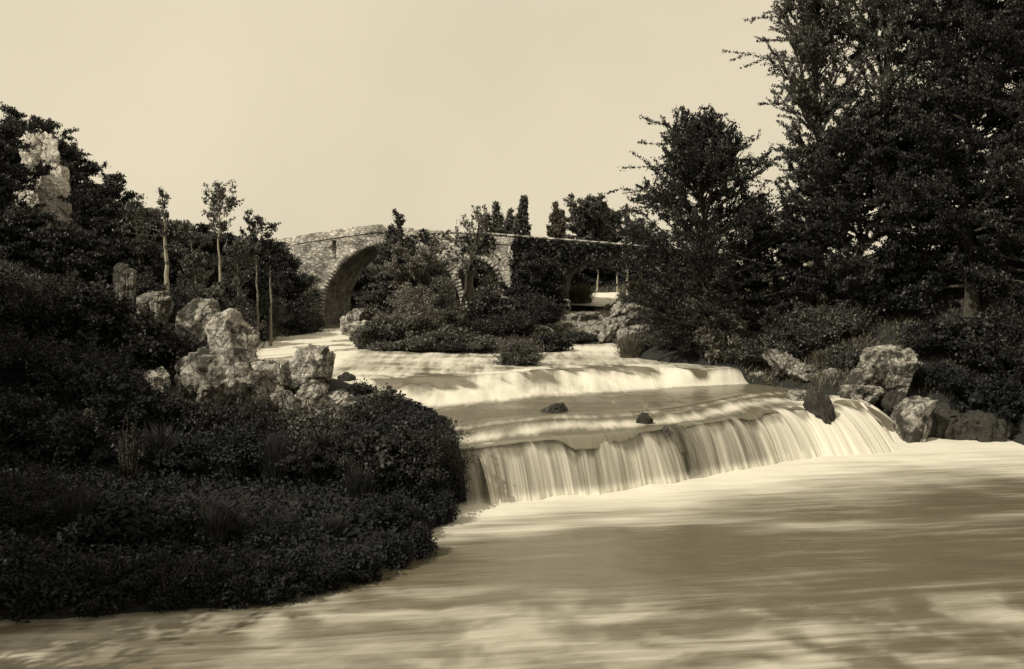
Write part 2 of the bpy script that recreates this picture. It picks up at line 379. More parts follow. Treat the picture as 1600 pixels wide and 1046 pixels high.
# standing waves in the middle pool
dl = UY - l[:, None]
wv = np.exp(-((dl - 2.4 - 0.5 * np.sin(UX * 0.9)) / 0.5) ** 2) * 0.09 + np.exp(-((dl - 3.9 - 0.4 * np.sin(UX * 0.7 + 1)) / 0.4) ** 2) * 0.05
UZ += wv * (0.6 + 0.5 * fbm(P3(UX * 0.6, UY), 2, 66))
fo = 0.10 + 0.0 * UX
fo = np.maximum(fo, 0.92 * sstep(-0.55, 0.15, t2 + 0.1 * lump) * sstep(1.25, 0.25, t2 + 0.42 * fbm(P3((UX - UY * 0.25) * 0.6, UY * 0.3), 2, 45)) + 0.30 * lump)
fo = np.where((t2 > -0.5) & (t2 < 1.4), fo - 0.95 * np.exp(-((t2 - 0.72) / 0.3) ** 2) * sstep(-0.15, 0.4, fbm(P3((UX + 0.9 * UY) * 1.3, UY * 0.3), 3, 46)), fo)
fo += 0.55 * np.exp(-((dl - 1.5 - 0.5 * np.sin(UX * 0.9)) / 0.8) ** 2)
fo += 0.30 * np.exp(-((dl - 3.4 - 0.4 * np.sin(UX * 0.7 + 1)) / 0.35) ** 2)
fo += 0.6 * sstep(0.2, 1.0, t2) * (UY < 54) * (0.8 + 0.55 * fbm(P3(UX * 0.35, UY * 1.2), 3, 71)) * (t2 > 0.9)
fo -= 0.22 * np.exp(-(dl / 0.35) ** 2) * (UX < 9)
fo += np.interp(UX, [3, 7, 10], [0, 0.15, 0.5]) * np.exp(-(dl / 0.9) ** 2)
lc = sstep(-6.5, -8.5, UX) * sstep(38, 40, UY) * sstep(62.5, 58.5, UY)    # left channel, white
fo = np.maximum(fo, lc * 1.15)
fo = np.maximum(fo, 1.0 * np.exp(-((UY - 50.5) / 2.2) ** 2) * sstep(1.5, 3, UX))
uvu = np.stack([UX, UY - 0.35 * UX * (UY < 36)], -1).reshape(-1, 2)
rq = gridQ(len(xs), UY.shape[1]); rdv = river_dist(UX, UY).ravel(); rq = rq[rdv[rq].min(1) < 0.5]
tag(mesh_from('river_water', np.stack([UX, UY, UZ], -1).reshape(-1, 3), rq, M['river'], smooth=True, uv=uvu,
    attrs={'foam': ('POINT', np.clip(fo, 0, 1.2))}), 'river above the waterfall with a white rapid across it', 'water', kind='structure')

# the waterfall: curtains of water leaving the lip
def curtain(name, p0, p1, nu, seed, solid, reach_=(0.5, 0.9), off=0.0, mat='fall', jag=0.25, label=''):
    t = np.linspace(0, 1, nu); X = p0 + (p1 - p0) * t; Y = lipY(X)
    dx = np.gradient(X); dy = np.gradient(Y); k = 40; ker = np.ones(2 * k + 1) / (2 * k + 1)
    nx, ny = dy, -dx; q = np.hypot(nx, ny); nx /= q; ny /= q
    nx = np.convolve(np.pad(nx, k, 'edge'), ker, 'valid'); ny = np.convolve(np.pad(ny, k, 'edge'), ker, 'valid')
    s = np.concatenate([[0], np.cumsum(np.hypot(np.diff(X), np.diff(Y)))])
    r = reach_[0] + (reach_[1] - reach_[0]) * (0.5 + 0.5 * fbm(P3(s * 0.55, s * 0), 3, seed)) + np.interp(X, [7, 11.8], [0, 1.3])
    lipd = 0.10 * fbm(P3(s * 1.3, s * 0 + 5), 3, seed + 2)
    fine = fbm(P3(s * 4.5, s * 0 + 9), 3, seed + 5); fin2 = fbm(P3(s * 11, s * 0 + 2), 2, seed + 6)
    nv = 34; v = np.linspace(0, 1, nv)
    xr = -0.25 + (r[:, None] + 0.25) * (v[None, :] ** 0.8)
    u = np.clip(xr / r[:, None], 0, 1); drop = u ** 1.9
    bulge = (0.055 * fine + 0.02 * fin2 + 0.10 * fbm(P3(s * 1.1, s * 0 + 7), 2, seed + 30))[:, None] * (0.15 + drop) + off
    xo = xr + bulge
    Z = 1.515 + off * 0.2 - 1.6 * drop + lipd[:, None] * (1 - drop) * np.where(xr > -0.15, 1, 0) * 0.4 - 0.02 * (xr < -0.2)
    VX = X[:, None] + nx[:, None] * xo; VY = Y[:, None] + ny[:, None] * xo
    j = jag * (0.5 + fbm(P3(s * 2.6, s * 0 + 4), 4, seed + 9)[:, None])
    pxl = 800 + X * F / Y
    notch = sum(a_ * np.exp(-((pxl - c_) / w_) ** 4) for c_, w_, a_ in ((905, 32, 0.20), (962, 26, 0.10), (1042, 9, 0.5), (1165, 14, 0.06)))[:, None]
    fo = np.clip((drop + 0.05 - notch - 0.10 * np.maximum(j, 0) - 0.03 * fine[:, None]) / (0.07 + 0.3 * np.maximum(j, 0)), 0, 1)
    base = 0.60 + 0.34 * fbm(P3(s * 1.1, s * 0 + 1), 3, seed + 12)[:, None] + np.interp(X, [2, 7, 11], [0.0, 0.06, 0.35])[:, None]
    gap = np.exp(-((X - gap_x) / 0.20) ** 2)[:, None] * 0.9
    fo = fo * (base + 0.5 * sstep(0.75, 1.0, drop)) - gap * (drop > 0.04) * sstep(1.1, 0.8, drop)
    so_ = np.where(drop < 0.03 + notch * 0.9, 1.0, solid) * np.ones_like(fo) * (1 - 0.85 * gap)
    uv = np.stack([np.repeat(s[:, None], nv, 1) + seed, Z], -1).reshape(-1, 2)
    tag(mesh_from(name, np.stack([VX, VY, Z], -1).reshape(-1, 3), gridQ(nu, nv), M[mat], smooth=True, uv=uv,
        attrs={'foam': ('POINT', np.clip(fo, 0, 1.2)), 'solid': ('POINT', so_)}), label, 'waterfall', kind='structure')
gap_x = (1046 - 800) * 30 / F
curtain('waterfall', lip[0, 0] - 0.1, lip[-1, 0] - 0.2, 1500, 3, 0.25, label='long white curtain of falling water across the river')
curtain('waterfall', lip[0, 0] + 0.2, lip[-1, 0] - 0.3, 1300, 57, 0.0, (0.6, 1.05), 0.07, jag=0.8, label='loose white strands of water in front of the curtain')

# wet rock step behind the curtain
t = np.linspace(0, 1, 420); X = lip[0, 0] - 0.6 + (lip[-1, 0] + 1.6 - lip[0, 0]) * t; Y = lipY(X)
v = np.linspace(0, 1, 26)
prof_x = np.interp(v, [0, 0.12, 0.2, 1], [-0.9, -0.15, 0.0, 0.28]); prof_z = np.interp(v, [0, 0.12, 0.2, 1], [1.40, 1.42, 1.33, -0.5])
nn_ = fbm(np.stack([np.repeat(X[:, None], 26, 1) * 1.6, prof_z[None, :] * 2.2 + 0 * X[:, None], 0 * X[:, None] + 0 * v], -1), 4, 77)
oo = prof_x[None, :] + 0.14 * nn_ * (v > 0.1)
VX = X[:, None] + 0.55 * oo; VY = Y[:, None] - 0.83 * oo
tag(mesh_from('rock_step', np.stack([VX, VY, prof_z[None, :] + 0.05 * nn_], -1).reshape(-1, 3), gridQ(420, 26), M['rock_dark'], smooth=True),
    'dark wet rock step the river falls over', 'rock step', kind='structure')

# sloping chutes round the black rock on the right, the side stream on the left, and the cascades behind
def chute(name, pts_l, pts_r, foam_f, seed, label, n_=60, m_=26, arch=0.06, mat='rapid'):
    A = np.array(pts_l, float); B = np.array(pts_r, float); t = np.linspace(0, 1, n_)
    ta = np.linspace(0, 1, len(A)); a = np.stack([np.interp(t, ta, A[:, i]) for i in range(3)], 1); b_ = np.stack([np.interp(t, ta, B[:, i]) for i in range(3)], 1)
    ker = np.ones(7) / 7
    for arr in (a, b_):
        for i in range(3): arr[:, i] = np.convolve(np.pad(arr[:, i], 3, 'edge'), ker, 'valid')
    s = np.linspace(0, 1, m_); V = a[:, None, :] * (1 - s[None, :, None]) + b_[:, None, :] * s[None, :, None]
    V[..., 2] += arch * np.sin(s * math.pi)[None, :] * 2 + 0.07 * fbm(np.stack([V[..., 0] * 2.2, V[..., 1] * 0.9, V[..., 2] * 0], -1), 3, seed)
    V[:, 0, 2] -= 0.12; V[:, -1, 2] -= 0.12
    f = foam_f(t[:, None] * np.ones_like(V[..., 0]), s[None, :] * np.ones_like(V[..., 0]))
    ln = np.linalg.norm(np.diff(a, axis=0), axis=1).sum()
    wd = np.linalg.norm(a - b_, axis=1).mean()
    uv = np.stack([s[None, :] * wd + 0 * V[..., 0], t[:, None] * ln + 0 * V[..., 0]], -1).reshape(-1, 2)
    return tag(mesh_from(name, V.reshape(-1, 3), gridQ(n_, m_), M[mat], smooth=True, uv=uv, attrs={'foam': ('POINT', np.clip(f, 0, 1.2))}), label, 'water', kind='structure')
def q(px, py, z): x, y = wp(px, py, z); return (x, y, z)
chute('water_chute', [q(1296, 626, 1.55), q(1312, 645, 1.25), q(1330, 668, 0.7), q(1352, 700, -0.05)], [q(1352, 632, 1.5), q(1362, 645, 1.2), q(1385, 665, 0.6), q(1405, 697, -0.05)],
      lambda t, s: 0.28 + 0.75 * sstep(0.72, 1, s) + 0.7 * sstep(0.55, 0.95, t), 5, 'dull sheet of water sliding down beside the black rock')
chute('water_chute', [q(1338, 627, 1.6), q(1356, 640, 1.25), q(1380, 663, 0.6), q(1398, 696, -0.05)], [q(1348, 626, 1.6), q(1376, 641, 1.25), q(1404, 662, 0.65), q(1434, 692, -0.05)],
      lambda t, s: 1.1 + 0 * t, 6, 'narrow bright side stream at the right end of the fall', m_=12, arch=0.02)
chute('side_stream', [q(716, 735, 0.75), q(716, 745, 0.6), q(722, 765, 0.25), q(722, 790, -0.02)], [q(731, 735, 0.75), q(735, 747, 0.55), q(745, 765, 0.2), q(760, 786, -0.02)],
      lambda t, s: 0.95 + 0 * t, 8, 'small white spout at the left foot of the fall', m_=12, arch=0.12)
chute('upper_chute', [at(518, 515, 60), at(526, 528, 58.5), at(533, 545, 55), at(540, 562, 50)], [at(548, 520, 60), at(556, 535, 57), at(575, 552, 53), at(590, 566, 49)],
      lambda t, s: 1.05 - 0.2 * s, 9, 'white chute pouring between the left channel and island')
chute('far_cascade', [at(884, 464, 71), at(878, 470, 68), at(872, 480, 65)], [at(968, 456, 71), at(962, 470, 68), at(945, 480, 65)],
      lambda t, s: 1.1 + 0 * t, 10, 'bright cascade seen under the right arch of the bridge', arch=0.05)


# ------------------------------------------------------------------ bridge
TH = math.radians(12); BC, BS = math.cos(TH), math.sin(TH)
OX, OY = (612 - 800) * 64 / F, 64.0
def b_s(px):
    k = (px - 800) / F; return (k * OY - OX) / (BC + k * BS)
def b_sz(px, py):
    s = b_s(px); D = OY - s * BS; return s, CAMZ - (py - HOR) * D / F
def b_w(s, z, d=0.0):              # to bridge-local coordinates (x = s, y = depth)
    return (s, d, z)
bridge = empty('stone_bridge', (OX, OY, 0), 'old humpbacked stone bridge with one high arch and two lower ones', 'bridge')
bridge.rotation_euler = (0, 0, -TH)
TW = 4.6
top_px = [(330, 398), (380, 386), (430, 375), (480, 366), (540, 357), (575, 352), (592, 350), (620, 354), (680, 360), (740, 365), (800, 370), (870, 375), (930, 380), (1000, 386), (1080, 394), (1180, 404), (1260, 412)]
tp = np.array([b_sz(*p) for p in top_px])
def top(s): return np.interp(s, tp[:, 0], tp[:, 1])
def arch_def(pc, py_c, hw, py_s):
    s0, zc = b_sz(pc, py_c); _, zs = b_sz(pc, py_s); R = hw * (OY - s0 * BS) / F; return dict(s=s0, zc=zc, zs=zs, R=R)
ARCH = [arch_def(612, 381, 112, 488), arch_def(745, 407, 34, 444), arch_def(955, 402, 82, 446)]
def arch_z(a, s):
    x = (s - a['s']) / a['R']; return np.where(np.abs(x) < 1, a['zs'] + (a['zc'] - a['zs']) * np.sqrt(np.maximum(1 - x * x, 0)), -9)
S0, S1 = tp[0, 0], tp[-1, 0]
base_s = list(np.arange(S0, S1, 0.14))
slotL, slotR = b_s(519), b_s(525); slz1 = b_sz(522, 376)[1]; slz0 = b_sz(522, 403)[1]
for a in ARCH:
    base_s = [v for v in base_s if not (abs(v - (a['s'] - a['R'])) < 0.06 or abs(v - (a['s'] + a['R'])) < 0.06)]
    base_s += [a['s'] - a['R'] - 1e-3, a['s'] - a['R'] + 1e-3, a['s'] + a['R'] - 1e-3, a['s'] + a['R'] + 1e-3]
    base_s += [a['s'] + sgn * a['R'] * f for sgn in (-1, 1) for f in (0.995, 0.98, 0.95)]
base_s = [v for v in base_s if not (min(abs(v - slotL), abs(v - slotR)) < 0.05)] + [slotL, slotR]
SS = np.array(sorted(base_s))
BOT = 1.6
bot = np.full(SS.shape, BOT)
for a in ARCH: bot = np.maximum(bot, arch_z(a, SS))
PAR = 0.55
def facade(d, sign, name):
    NR = 40; tz_ = top(SS) - PAR
    Z = bot[:, None] + (tz_ - bot)[:, None] * np.linspace(0, 1, NR)[None, :]
    if sign < 0:       # move two rows to the slot's sill and head
        for i, s in enumerate(SS):
            if slotL - 0.01 <= s <= slotR + 0.01:
                r0 = np.argmin(abs(Z[i] - slz0)); r1 = np.argmin(abs(Z[i] - slz1)); Z[i, r0] = slz0; Z[i, r1] = slz1
    Sg = np.repeat(SS[:, None], NR, 1)
    off = 0.05 * fbm(P3(Sg * 1.5, Z * 1.5, 3 if sign < 0 else 8), 3, 31)
    V = np.stack([Sg, d + off, Z], -1).reshape(-1, 3); Q = gridQ(len(SS), NR)
    cen = V[Q].mean(1)
    if sign < 0:
        Q = Q[~((cen[:, 0] > slotL) & (cen[:, 0] < slotR) & (cen[:, 2] > slz0) & (cen[:, 2] < slz1))]
    return V, Q
def joinVQ(parts):
    Vs, Qs, o_ = [], [], 0
    for V, Q in parts: Vs.append(V); Qs.append(np.asarray(Q) + o_); o_ += len(V)
    return np.concatenate(Vs), np.concatenate(Qs)
def boxVQ(x0, x1, y0, y1, z0, z1):
    V = np.array([(x, y, z) for x in (x0, x1) for y in (y0, y1) for z in (z0, z1)], float)
    Q = np.array([(0, 1, 3, 2), (4, 6, 7, 5), (0, 4, 5, 1), (2, 3, 7, 6), (0, 2, 6, 4), (1, 5, 7, 3)]); return V, Q
f1_ = facade(0, -1, ''); f2_ = facade(TW, 1, '')
sl = boxVQ(slotL, slotR, 0.0, 0.5, slz0, slz1); sl = (sl[0], sl[1][[0, 1, 3, 4, 5]])
endL = (np.array([(S0, 0, BOT), (S0, TW, BOT), (S0, TW, top(S0) - PAR), (S0, 0, top(S0) - PAR)], float), np.array([(0, 1, 2, 3)]))
endR = (np.array([(S1, 0, BOT), (S1, TW, BOT), (S1, TW, top(S1) - PAR), (S1, 0, top(S1) - PAR)], float), np.array([(0, 1, 2, 3)]))
V, Q = joinVQ([f1_, f2_, sl, endL, endR]); mesh_from('wall', V, Q, M['stone'], bridge)
# road on top
sr = np.linspace(S0, S1, 120); V = np.concatenate([np.stack([sr, 0 * sr + 0.3, top(sr) - PAR + 0.06], 1), np.stack([sr, 0 * sr + TW - 0.3, top(sr) - PAR + 0.06], 1)])
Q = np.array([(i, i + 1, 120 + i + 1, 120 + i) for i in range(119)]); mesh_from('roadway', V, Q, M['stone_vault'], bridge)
# parapets with a ragged top
for d0 in (-0.05, TW - 0.35):
    n_ = 420; s_ = np.linspace(S0, S1, n_); zt = top(s_) + 0.05 * fbm(P3(s_ * 2.5, s_ * 0), 3, 12)
    ring = [(d0, top(s_) - PAR), (d0 - 0.0, zt - 0.03), (d0 + 0.05, zt), (d0 + 0.35, zt), (d0 + 0.40, zt - 0.04), (d0 + 0.40, top(s_) - PAR)]
    V = np.stack([np.stack([s_, d + 0.03 * fbm(P3(s_ * 2, z * 2), 2, 4), z], 1) for d, z in ring], 1)
    mesh_from('parapet', V.reshape(-1, 3), gridQ(n_, 6), M['stone'], bridge)
# pale coping on the right-hand ramp
cs = b_s(748); parts = []
rg = random.Random(5)
while cs < b_s(1120):
    ln = rg.uniform(0.6, 1.1); zz = [float(top(cs + e)) + 0.035 for e in (0.02, ln - 0.03)]
    V, Q = boxVQ(cs + 0.02, cs + ln - 0.03, -0.12, 0.40, -0.03, 0.09 + rg.uniform(-.015, .015)); V[:4, 2] += zz[0]; V[4:, 2] += zz[1]; parts.append((V, Q)); cs += ln
V, Q = joinVQ(parts); mesh_from('coping', V, Q, M['stone_pale'], bridge)
# vaults and voussoirs
for a in ARCH:
    th = np.linspace(math.pi, 0, 48); sx = a['s'] + a['R'] * np.cos(th); zx = a['zs'] + (a['zc'] - a['zs']) * np.sin(th)
    sx = np.concatenate([[sx[0]] * 8, sx, [sx[-1]] * 8]); zx = np.concatenate([np.linspace(BOT, a['zs'], 9)[:-1], zx, np.linspace(a['zs'], BOT, 9)[1:]])
    dd = np.linspace(0.0, TW, 14)
    V = np.stack([np.repeat(sx[:, None], 14, 1), np.repeat(dd[None, :], len(sx), 0), np.repeat(zx[:, None], 14, 1)], -1)
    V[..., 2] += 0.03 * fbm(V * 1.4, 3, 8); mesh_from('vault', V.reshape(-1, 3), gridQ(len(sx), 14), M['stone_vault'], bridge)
    big = a['R'] > 2; dep = 0.42 if big else 0.3; nst = int(a['R'] * math.pi / 0.24); parts = []
    h = a['zc'] - a['zs']
    for i in range(nst):
        t0 = math.pi * (i + 0.06) / nst; t1 = math.pi * (i + 0.94) / nst; dv = dep * rg.uniform(0.85, 1.2); pr = -0.06 - rg.uniform(0, 0.035)
        for tt_ in (0,):
            c = []
            for tq, rr in ((t0, 0.015), (t1, 0.015), (t1, dv), (t0, dv)):
                c.append((a['s'] + (a['R'] + rr) * math.cos(tq), a['zs'] + (h + rr) * math.sin(tq)))
            V = np.array([(x, pr, z) for x, z in c] + [(x, 0.12, z) for x, z in c]); Q = np.array([(0, 1, 2, 3), (4, 7, 6, 5), (0, 4, 5, 1), (1, 5, 6, 2), (2, 6, 7, 3), (3, 7, 4, 0)]); parts.append((V, Q))
    if big and a is ARCH[0]:
        z_ = BOT
        while z_ < a['zs']:
            for sg in (-1, 1):
                x0 = a['s'] + sg * (a['R'] + 0.015); x1 = x0 + sg * dep * rg.uniform(0.8, 1.5); parts.append(boxVQ(min(x0, x1), max(x0, x1), -0.08 - rg.uniform(0, 0.02), 0.1, z_ + 0.015, z_ + 0.27))
            z_ += 0.29
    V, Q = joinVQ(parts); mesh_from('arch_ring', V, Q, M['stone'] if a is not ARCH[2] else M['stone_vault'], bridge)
def bridge_pt(s, d, z): return (OX + s * BC + d * BS, OY - s * BS + d * BC, z)

# ------------------------------------------------------------------ plants
def tube(pts, rad, k=6):
    P = np.asarray(pts, float); r = np.asarray(rad, float); n_ = len(P)
    T = np.gradient(P, axis=0); T /= np.linalg.norm(T, axis=1)[:, None] + 1e-9
    up = np.where(np.abs(T[:, 2:3]) > 0.9, np.array([[1., 0, 0]]), np.array([[0., 0, 1.]]))
    A = np.cross(T, up); A /= np.linalg.norm(A, axis=1)[:, None] + 1e-9; B = np.cross(T, A)
    an = np.arange(k) / k * 2 * math.pi
    V = P[:, None, :] + r[:, None, None] * (A[:, None, :] * np.cos(an)[None, :, None] + B[:, None, :] * np.sin(an)[None, :, None])
    Q = []
    for i in range(n_ - 1):
        for j in range(k): Q.append((i * k + j, i * k + (j + 1) % k, (i + 1) * k + (j + 1) % k, (i + 1) * k + j))
    return V.reshape(-1, 3), np.array(Q)
def leaves(C, D, size, rng, asp=0.55, flat=0.6, droop=0.0):
    """one diamond face per leaf at centres C, roughly along D"""
    n_ = len(C); a = D + rng.normal(0, 0.75, (n_, 3)); a[:, 2] -= droop; a /= np.linalg.norm(a, axis=1)[:, None]
    nrm = rng.normal(0, 1, (n_, 3)) * flat; nrm[:, 2] += 0.8
    b_ = np.cross(a, nrm); b_ /= np.linalg.norm(b_, axis=1)[:, None] + 1e-9
    sz = size * rng.uniform(0.6, 1.35, n_)[:, None]
    V = np.stack([C - a * sz * 0.5, C + b_ * sz * 0.5 * asp, C + a * sz * 0.5, C - b_ * sz * 0.5 * asp], 1)
    return V.reshape(-1, 3), np.arange(n_ * 4).reshape(-1, 4)
def unit(v): return v / (np.linalg.norm(v) + 1e-9)
def grow(rng, start, d, length, n_, bend, wob=0.12):
    p = np.array(start, float); d = unit(np.array(d, float)); out = [p.copy()]; st = length / n_
    for i in range(n_):
        d = unit(d + np.array([0, 0, bend]) / n_ + rng.normal(0, wob, 3) / math.sqrt(n_)); p = p + d * st; out.append(p.copy())
    return np.array(out), d
PROFILES = {
    'cone': lambda t: 0.35 + 0.65 * np.sin(min(1, (1 - t) * 1.25) * math.pi / 2) if t > 0.15 else 0.8 + t,
    'pyr': lambda t: 0.95 if t < 0.4 else 0.95 - 0.76 * (t - 0.4) / 0.6,
    'round': lambda t: math.sqrt(max(0.05, 1 - (2 * t - 0.9) ** 2 / 1.25)),
    'poplar': lambda t: max(0.16, math.sin(min(1, 0.22 + t * 0.85) * math.pi)) ** 0.7,
    'spire': lambda t: max(0.16, 1.0 - t ** 1.1),
    'tall': lambda t: 0.55 + 0.45 * math.sin(t * math.pi),
    'tuft': lambda t: 0.4 + 0.6 * math.sin(t * math.pi),
}
def tree(name, cat, px, D, py_top, halfw, label, leafm='leaf_dark', barkm='bark', prof='cone', cb=0.2, nprim=46, nsec=7, nleaf=20000,
         leaf=0.17, spread=0.16, elev=(10, 65), lean=(0, 0), group=None, seed=0, trunk_r=None, sec_tubes=True, base_py=None, bend=0.25, droop=0.0, ter=3):
    rng = np.random.default_rng(abs(seed + int(px * 7 + D * 13)))
    x, y = (px - 800) * D / F, D
    zb = tz(x, y) - 0.15 if base_py is None else CAMZ - (base_py - HOR) * D / F
    ztop = CAMZ - (py_top - HOR) * D / F; H = ztop - zb; R = halfw * D / F
    root = empty(name, (x, y, zb), label, cat, group)
    if leaf > 0.165: leaf *= 0.64; nleaf = int(nleaf * 2.3); spread *= 0.66
    n_ = 16; tt_ = np.linspace(0, 1, n_)
    wb = np.cumsum(rng.normal(0, (0.007 if trunk_r else 0.012) * H, (n_, 2)), 0) * 0.6; wb -= wb[0]
    trunk = np.stack([lean[0] * H * tt_ ** 1.3 + wb[:, 0], lean[1] * H * tt_ + wb[:, 1], H * tt_], 1)
    r0 = trunk_r or H * 0.016 + 0.03
    rad = r0 * (1 - tt_ * 0.88) * (1 + 0.5 * np.exp(-tt_ * 18))
    parts = [tube(trunk, rad, 9)]
    segs = []; pf = PROFILES[prof]
    def tpt(h): return np.array([np.interp(h, tt_, trunk[:, i]) for i in range(3)])
    for i in range(nprim):
        t = (i + rng.uniform(0, 1)) / nprim; h = cb + (1 - cb) * t * 0.97; az = i * 2.39996 + rng.normal(0, 0.4)
        el = math.radians(elev[0] + (elev[1] - elev[0]) * t + rng.normal(0, 9))
        ln = R * pf(t) * rng.uniform(0.72, 1.18) / max(0.35, math.cos(el)) * 0.95
        ln = min(ln, H * 0.8)
        d = (math.cos(az) * math.cos(el), math.sin(az) * math.cos(el), math.sin(el))
        pp, dd = grow(rng, tpt(h), d, ln, 6, bend)
        rr = max(0.012, r0 * 0.42 * (1 - h * 0.7))
        parts.append(tube(pp, np.linspace(rr, rr * 0.22, 7), 5))
        for k in range(3, 7): segs.append((pp[k - 1], pp[k], 0.6))
        for j in range(nsec):
            f = rng.uniform(0.22, 1.0); p0 = np.array([np.interp(f * 6, np.arange(7), pp[:, c]) for c in range(3)])
            d2 = unit(unit(pp[-1] - pp[0]) + rng.normal(0, 0.55, 3)); l2 = ln * 0.42 * (1.15 - f * 0.6) * rng.uniform(0.6, 1.2)
            qq, _ = grow(rng, p0, d2, l2, 3, bend * 0.6)
            if sec_tubes: parts.append(tube(qq, np.linspace(rr * 0.3, 0.004, 4), 4))
            for k in range(1, 4): segs.append((qq[k - 1], qq[k], 1.0))
            for m_ in range(ter):
                p1 = qq[rng.integers(1, 4)]; d3 = unit(d2 + rng.normal(0, 0.7, 3)); l3 = l2 * rng.uniform(0.25, 0.5)
                segs.append((p1, p1 + d3 * l3, 1.1))
    TV, TQ = joinVQ(parts)
    A = np.array([s[0] for s in segs]); B = np.array([s[1] for s in segs]); W = np.array([s[2] for s in segs]) * np.linalg.norm(B - A, axis=1)
    idx = rng.choice(len(segs), nleaf, p=W / W.sum()); f = rng.uniform(0, 1, nleaf)[:, None]
    C = A[idx] * (1 - f) + B[idx] * f + rng.normal(0, spread * 0.55, (nleaf, 3)) * rng.uniform(0.3, 1.2, (nleaf, 1))
    kz = H / np.percentile(C[:, 2], 99.6); kx = R / max(0.1, (np.percentile(C[:, 0], 97.5) - np.percentile(C[:, 0], 2.5)) / 2)
    kz = min(kz, 1.6); kx = min(kx, 1.5); K = np.array([kx, (kx + 1) / 2 if kx < 1 else kx, kz])
    mid_ = np.array([np.interp(C[:, 2], trunk[:, 2], trunk[:, i]) for i in range(2)]).T; C[:, :2] = mid_ + (C[:, :2] - mid_) * K[:2]; C[:, 2] *= kz
    mid_ = np.array([np.interp(TV[:, 2], trunk[:, 2], trunk[:, i]) for i in range(2)]).T; dd_ = TV[:, :2] - mid_
    far_ = (np.hypot(dd_[:, 0], dd_[:, 1]) > r0 * 1.6)[:, None]; TV[:, :2] = mid_ + dd_ * np.where(far_, K[:2], 1); TV[:, 2] *= kz
    mesh_from('trunk', TV, TQ, M[barkm], root, smooth=True)
    C[:, 2] = np.maximum(C[:, 2], 0.15)
    V, Q = leaves(C, unit(np.array([0, 0, 0.2])) + (B - A)[idx], leaf, rng, droop=droop)
    clump = rng.uniform(0, 1, len(segs))[idx] * 0.55 + rng.uniform(0, 1, nleaf) * 0.45
    mesh_from('crown', V, Q, M[leafm], root, attrs={'tone': ('FACE', clump)})
    return root
def shrub(px, D, py_top, halfw, label, leafm='leaf_mid', nst=14, nleaf=7000, leaf=0.12, spread=0.14, seed=0, name='shrub', cat='shrub', group=None, dy=0.8, base_py=None, upright=0.5, asp=0.55, flatb=0.0):
    rng = np.random.default_rng(seed + int(px * 3 + D * 29))
    x, y = (px - 800) * D / F, D; zb = tz(x, y) - 0.1 if base_py is None else CAMZ - (base_py - HOR) * D / F
    H = max(0.35, CAMZ - (py_top - HOR) * D / F - zb); R = halfw * D / F
    root = empty(name, (x, y, zb), label, cat, group); parts = []; segs = []
    for i in range(nst):
        az = i * 2.39996 + rng.normal(0, 0.3); rr = math.sqrt((i + 0.5) / nst)
        tip = np.array([math.cos(az) * R * rr, math.sin(az) * R * rr * dy, H * (1 - 0.62 * rr ** 2.2) * rng.uniform(0.78, 1.08)])
        b0 = np.array([tip[0] * 0.45, tip[1] * 0.45, 0.0])
        mid = b0 * 0.5 + tip * 0.5 + np.array([0, 0, H * 0.12]) + rng.normal(0, 0.05 * H, 3)
        t = np.linspace(0, 1, 7)[:, None]; pp = (1 - t) ** 2 * b0 + 2 * t * (1 - t) * mid + t ** 2 * tip
        r0 = 0.018 + 0.008 * H; parts.append(tube(pp, np.linspace(r0, 0.006, 7), 5))
        for k in range(1, 7): segs.append((pp[k - 1], pp[k], 0.8))
        for j in range(9):
            k = rng.integers(1, 7); d2 = unit(unit(tip - b0) * upright + rng.normal(0, 0.7, 3)); d2[2] = abs(d2[2]) * 0.7 + 0.1 * 0
            l2 = (0.30 * R + 0.12 * H) * rng.uniform(0.5, 1.25); e = pp[k] + d2 * l2; e[2] = max(e[2], 0.08)
            parts.append(tube(np.array([pp[k], (pp[k] + e) / 2 + (0, 0, 0.03), e]), [0.008, 0.006, 0.003], 3)); segs.append((pp[k], e, 1.4))
            for m_ in range(2):
                e2 = e + unit(d2 + rng.normal(0, 0.8, 3)) * l2 * 0.45; segs.append((e, e2, 1.2))
    TV, TQ = joinVQ(parts)
    A = np.array([s[0] for s in segs]); B = np.array([s[1] for s in segs]); W = np.array([s[2] for s in segs]) * np.linalg.norm(B - A, axis=1)
    idx = rng.choice(len(segs), nleaf, p=W / W.sum()); f = rng.uniform(0, 1, nleaf)[:, None]
    C = A[idx] * (1 - f) + B[idx] * f + rng.normal(0, spread * 0.6, (nleaf, 3)); C[:, 2] = np.maximum(C[:, 2], 0.03)
    if H < 0.6: print('LOW', label, round(H, 2), round(CAMZ - (py_top - HOR) * D / F - zb, 2))
    K = np.array([R / np.percentile(np.abs(C[:, 0]), 97), 1, H / np.percentile(C[:, 2], 99.3)]); K[1] = K[0]; K = np.clip(K, 0.3, 2.0)
    C *= K; mesh_from('stems', TV * K, TQ, M['bark'], root, smooth=True)
    V, Q = leaves(C, (B - A)[idx], leaf, rng, asp=asp)
    clump = rng.uniform(0, 1, len(segs))[idx] * 0.6 + rng.uniform(0, 1, nleaf) * 0.4
    mesh_from('foliage', V, Q, M[leafm], root, attrs={'tone': ('FACE', clump)})
    return root
